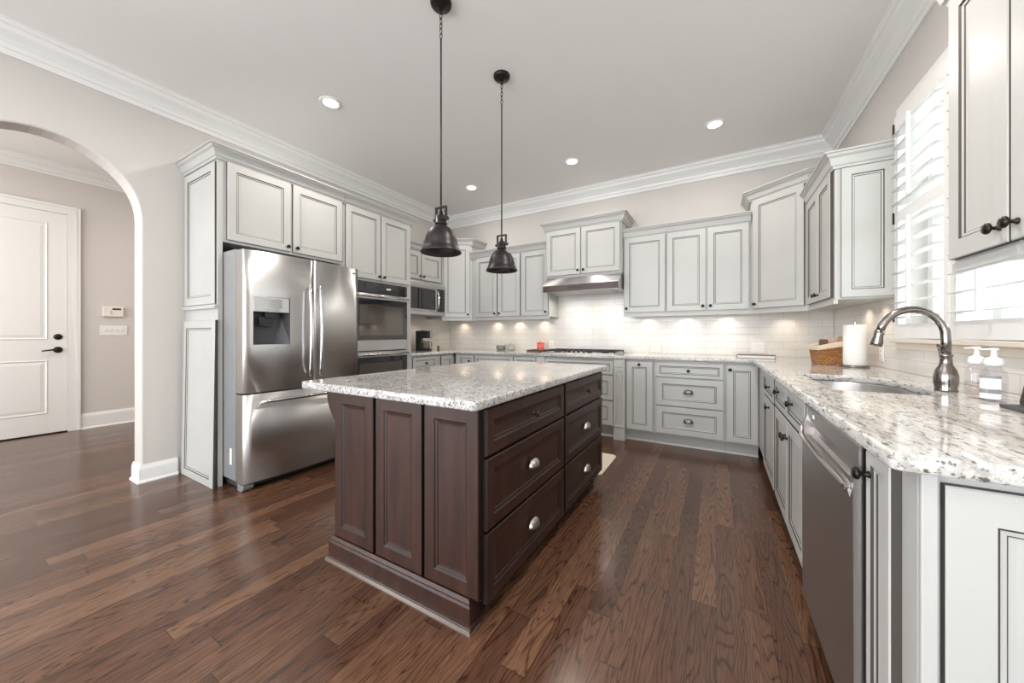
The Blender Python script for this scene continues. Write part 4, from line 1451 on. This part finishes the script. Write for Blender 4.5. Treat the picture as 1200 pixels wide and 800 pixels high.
def to_world(r, x, y, z):
    return Matrix.Translation(r.location) @ Matrix.Rotation(r.rotation_euler.z, 4, 'Z') @ Vector((x, y, z))
snk = [(-0.055, -0.02, 'dark brown wrapped snack packet at the low end of the basket', (0.10, 0.055, 0.04)), (0.0, 0.02, 'pale pink wrapped snack packet in the middle of the basket', (0.62, 0.42, 0.40)), (0.058, -0.01, 'tan wrapped snack packet at the tall end of the basket', (0.45, 0.30, 0.18))]
for x, y, lb, cc in snk:
    p = to_world(r, x, y, 0.0095)
    o = MB()
    o.X = Matrix.Rotation(R(0), 4, 'Y')
    hgt = 0.175 + (x + 0.09) * 0.2
    o.prism([(-0.024, 0.0), (0.024, 0.0), (0.027, 0.012), (0.026, hgt - 0.012), (0.022, hgt), (-0.022, hgt), (-0.026, hgt - 0.012), (-0.027, 0.012)], -0.008, 0.008, 'y')
    ob = o.build('snack_packet', mat('snack wrapper', cc, 0.35), bevel=0.004)
    ob.location = p; ob.rotation_euler = (0, 0, R(8 + 14 * x * 10))
    tag(ob, lb, 'packet', 'packets in the basket')

# paper towel
r = root('paper_towel_holder', 'white paper towel roll on a wire holder beside the basket', 'paper towel', (0.835, 3.315, CZ), 0)
b = MB()
b.tube([(0.075 * math.cos(2 * math.pi * k / 24), 0.075 * math.sin(2 * math.pi * k / 24), 0.006) for k in range(24)], 0.005, 8, closed=True)
b.tube([(0.075, 0, 0.006), (0, 0, 0.010), (-0.075, 0, 0.006)], 0.004, 8)
b.tube([(0, 0, 0.006), (0, 0, 0.315)], 0.005, 8)
b.build('wire_stand', M_nickel, r)
MB().lathe([(0.020, 0.014), (0.058, 0.014), (0.060, 0.018), (0.060, 0.290), (0.058, 0.294), (0.020, 0.294), (0.020, 0.014)], n=32).build('paper_roll', M_paper, r)

# soap bottles
def soap(x, y, h, rr, label, lab):
    r = root('soap_bottle', label, 'soap bottle', (x, y, CZ), 0, 'soap bottles by the faucet')
    MB().lathe([(0, 0), (rr * 0.94, 0), (rr, 0.006), (rr, h * 0.66), (rr * 0.9, h * 0.80), (rr * 0.55, h * 0.93), (rr * 0.45, h), (0, h)], n=24, sy=0.8).build('bottle', M_bottle, r)
    MB().lathe([(0, 0.004), (rr * 0.86, 0.004), (rr * 0.88, 0.01), (rr * 0.88, h * 0.5), (0, h * 0.5)], n=24, sy=0.8).build('liquid_soap', clear('pale soap', (0.97, 0.93, 0.90) if not lab else (0.95, 0.95, 0.98), 0.05), r)
    MB().lathe([(rr * 0.72, h * 0.96), (rr * 0.76, h * 1.04), (rr * 0.62, h * 1.15), (rr * 0.25, h * 1.20), (rr * 0.22, h * 1.36), (rr * 0.40, h * 1.38), (rr * 0.36, h * 1.43), (0, h * 1.44)], n=20).build('pump', M_white, r)
    o = [q for q in bpy.data.objects if q.parent == r][-1]
    b = MB()
    b.X = Matrix.Rotation(R(130), 4, 'Z')
    b.prism([(0, h * 1.38), (0.030, h * 1.37), (0.031, h * 1.40), (0, h * 1.43)], -0.006, 0.006, 'y')
    b.build('spout', M_white, r, bevel=0.002)
    b = MB()
    n = 14
    for z0, z1, m_ in ((h * 0.08, h * 0.62, 0), (h * 0.62, h * 0.70, 1), (h * 0.22, h * 0.34, 1)) if lab else ((h * 0.42, h * 0.46, 1),):
        for k in range(n):
            a0, a1 = R(150 + 130 * k / n), R(150 + 130 * (k + 1) / n)
            q = 1.02
            b.face([b.p(rr * q * math.cos(a0), rr * q * 0.8 * math.sin(a0), z0), b.p(rr * q * math.cos(a1), rr * q * 0.8 * math.sin(a1), z0),
                    b.p(rr * q * math.cos(a1), rr * q * 0.8 * math.sin(a1), z1), b.p(rr * q * math.cos(a0), rr * q * 0.8 * math.sin(a0), z1)], m_, True)
    b.build('paper_label', [M_paper, mat('grey print', (0.25, 0.26, 0.30), 0.5)], r)
    return r


soap(0.800, 1.905, 0.128, 0.028, 'clear soap bottle with white pump nearest the faucet', False)
soap(0.815, 1.850, 0.126, 0.030, 'clear soap bottle with a white and grey label, right of the plainer one', True)

# black framed screen at the right edge
r = root('tabletop_screen', 'small black framed screen on a stand at the right edge of the counter', 'screen', (0.825, 1.715, CZ), -90)
MB().box(0, 0.22, -0.060, 0.04, 0, 0.012).build('stand', M_dark, r, bevel=0.003)
b = MB(); b.X = Matrix.Translation((0, -0.02, 0.012)) @ Matrix.Rotation(R(-8), 4, 'X')
b.box(0, 0.22, 0.0, 0.022, 0, 0.012).box(0, 0.22, 0, 0.022, 0.112, 0.124).box(0, 0.012, 0, 0.022, 0.012, 0.112).box(0.208, 0.22, 0, 0.022, 0.012, 0.112)
b.build('frame', M_black, r, bevel=0.002)
b = MB(); b.X = Matrix.Translation((0, -0.02, 0.012)) @ Matrix.Rotation(R(-8), 4, 'X')
b.box(0.012, 0.208, 0.008, 0.020, 0.012, 0.112)
b.build('screen_glass', M_blackglass, r)
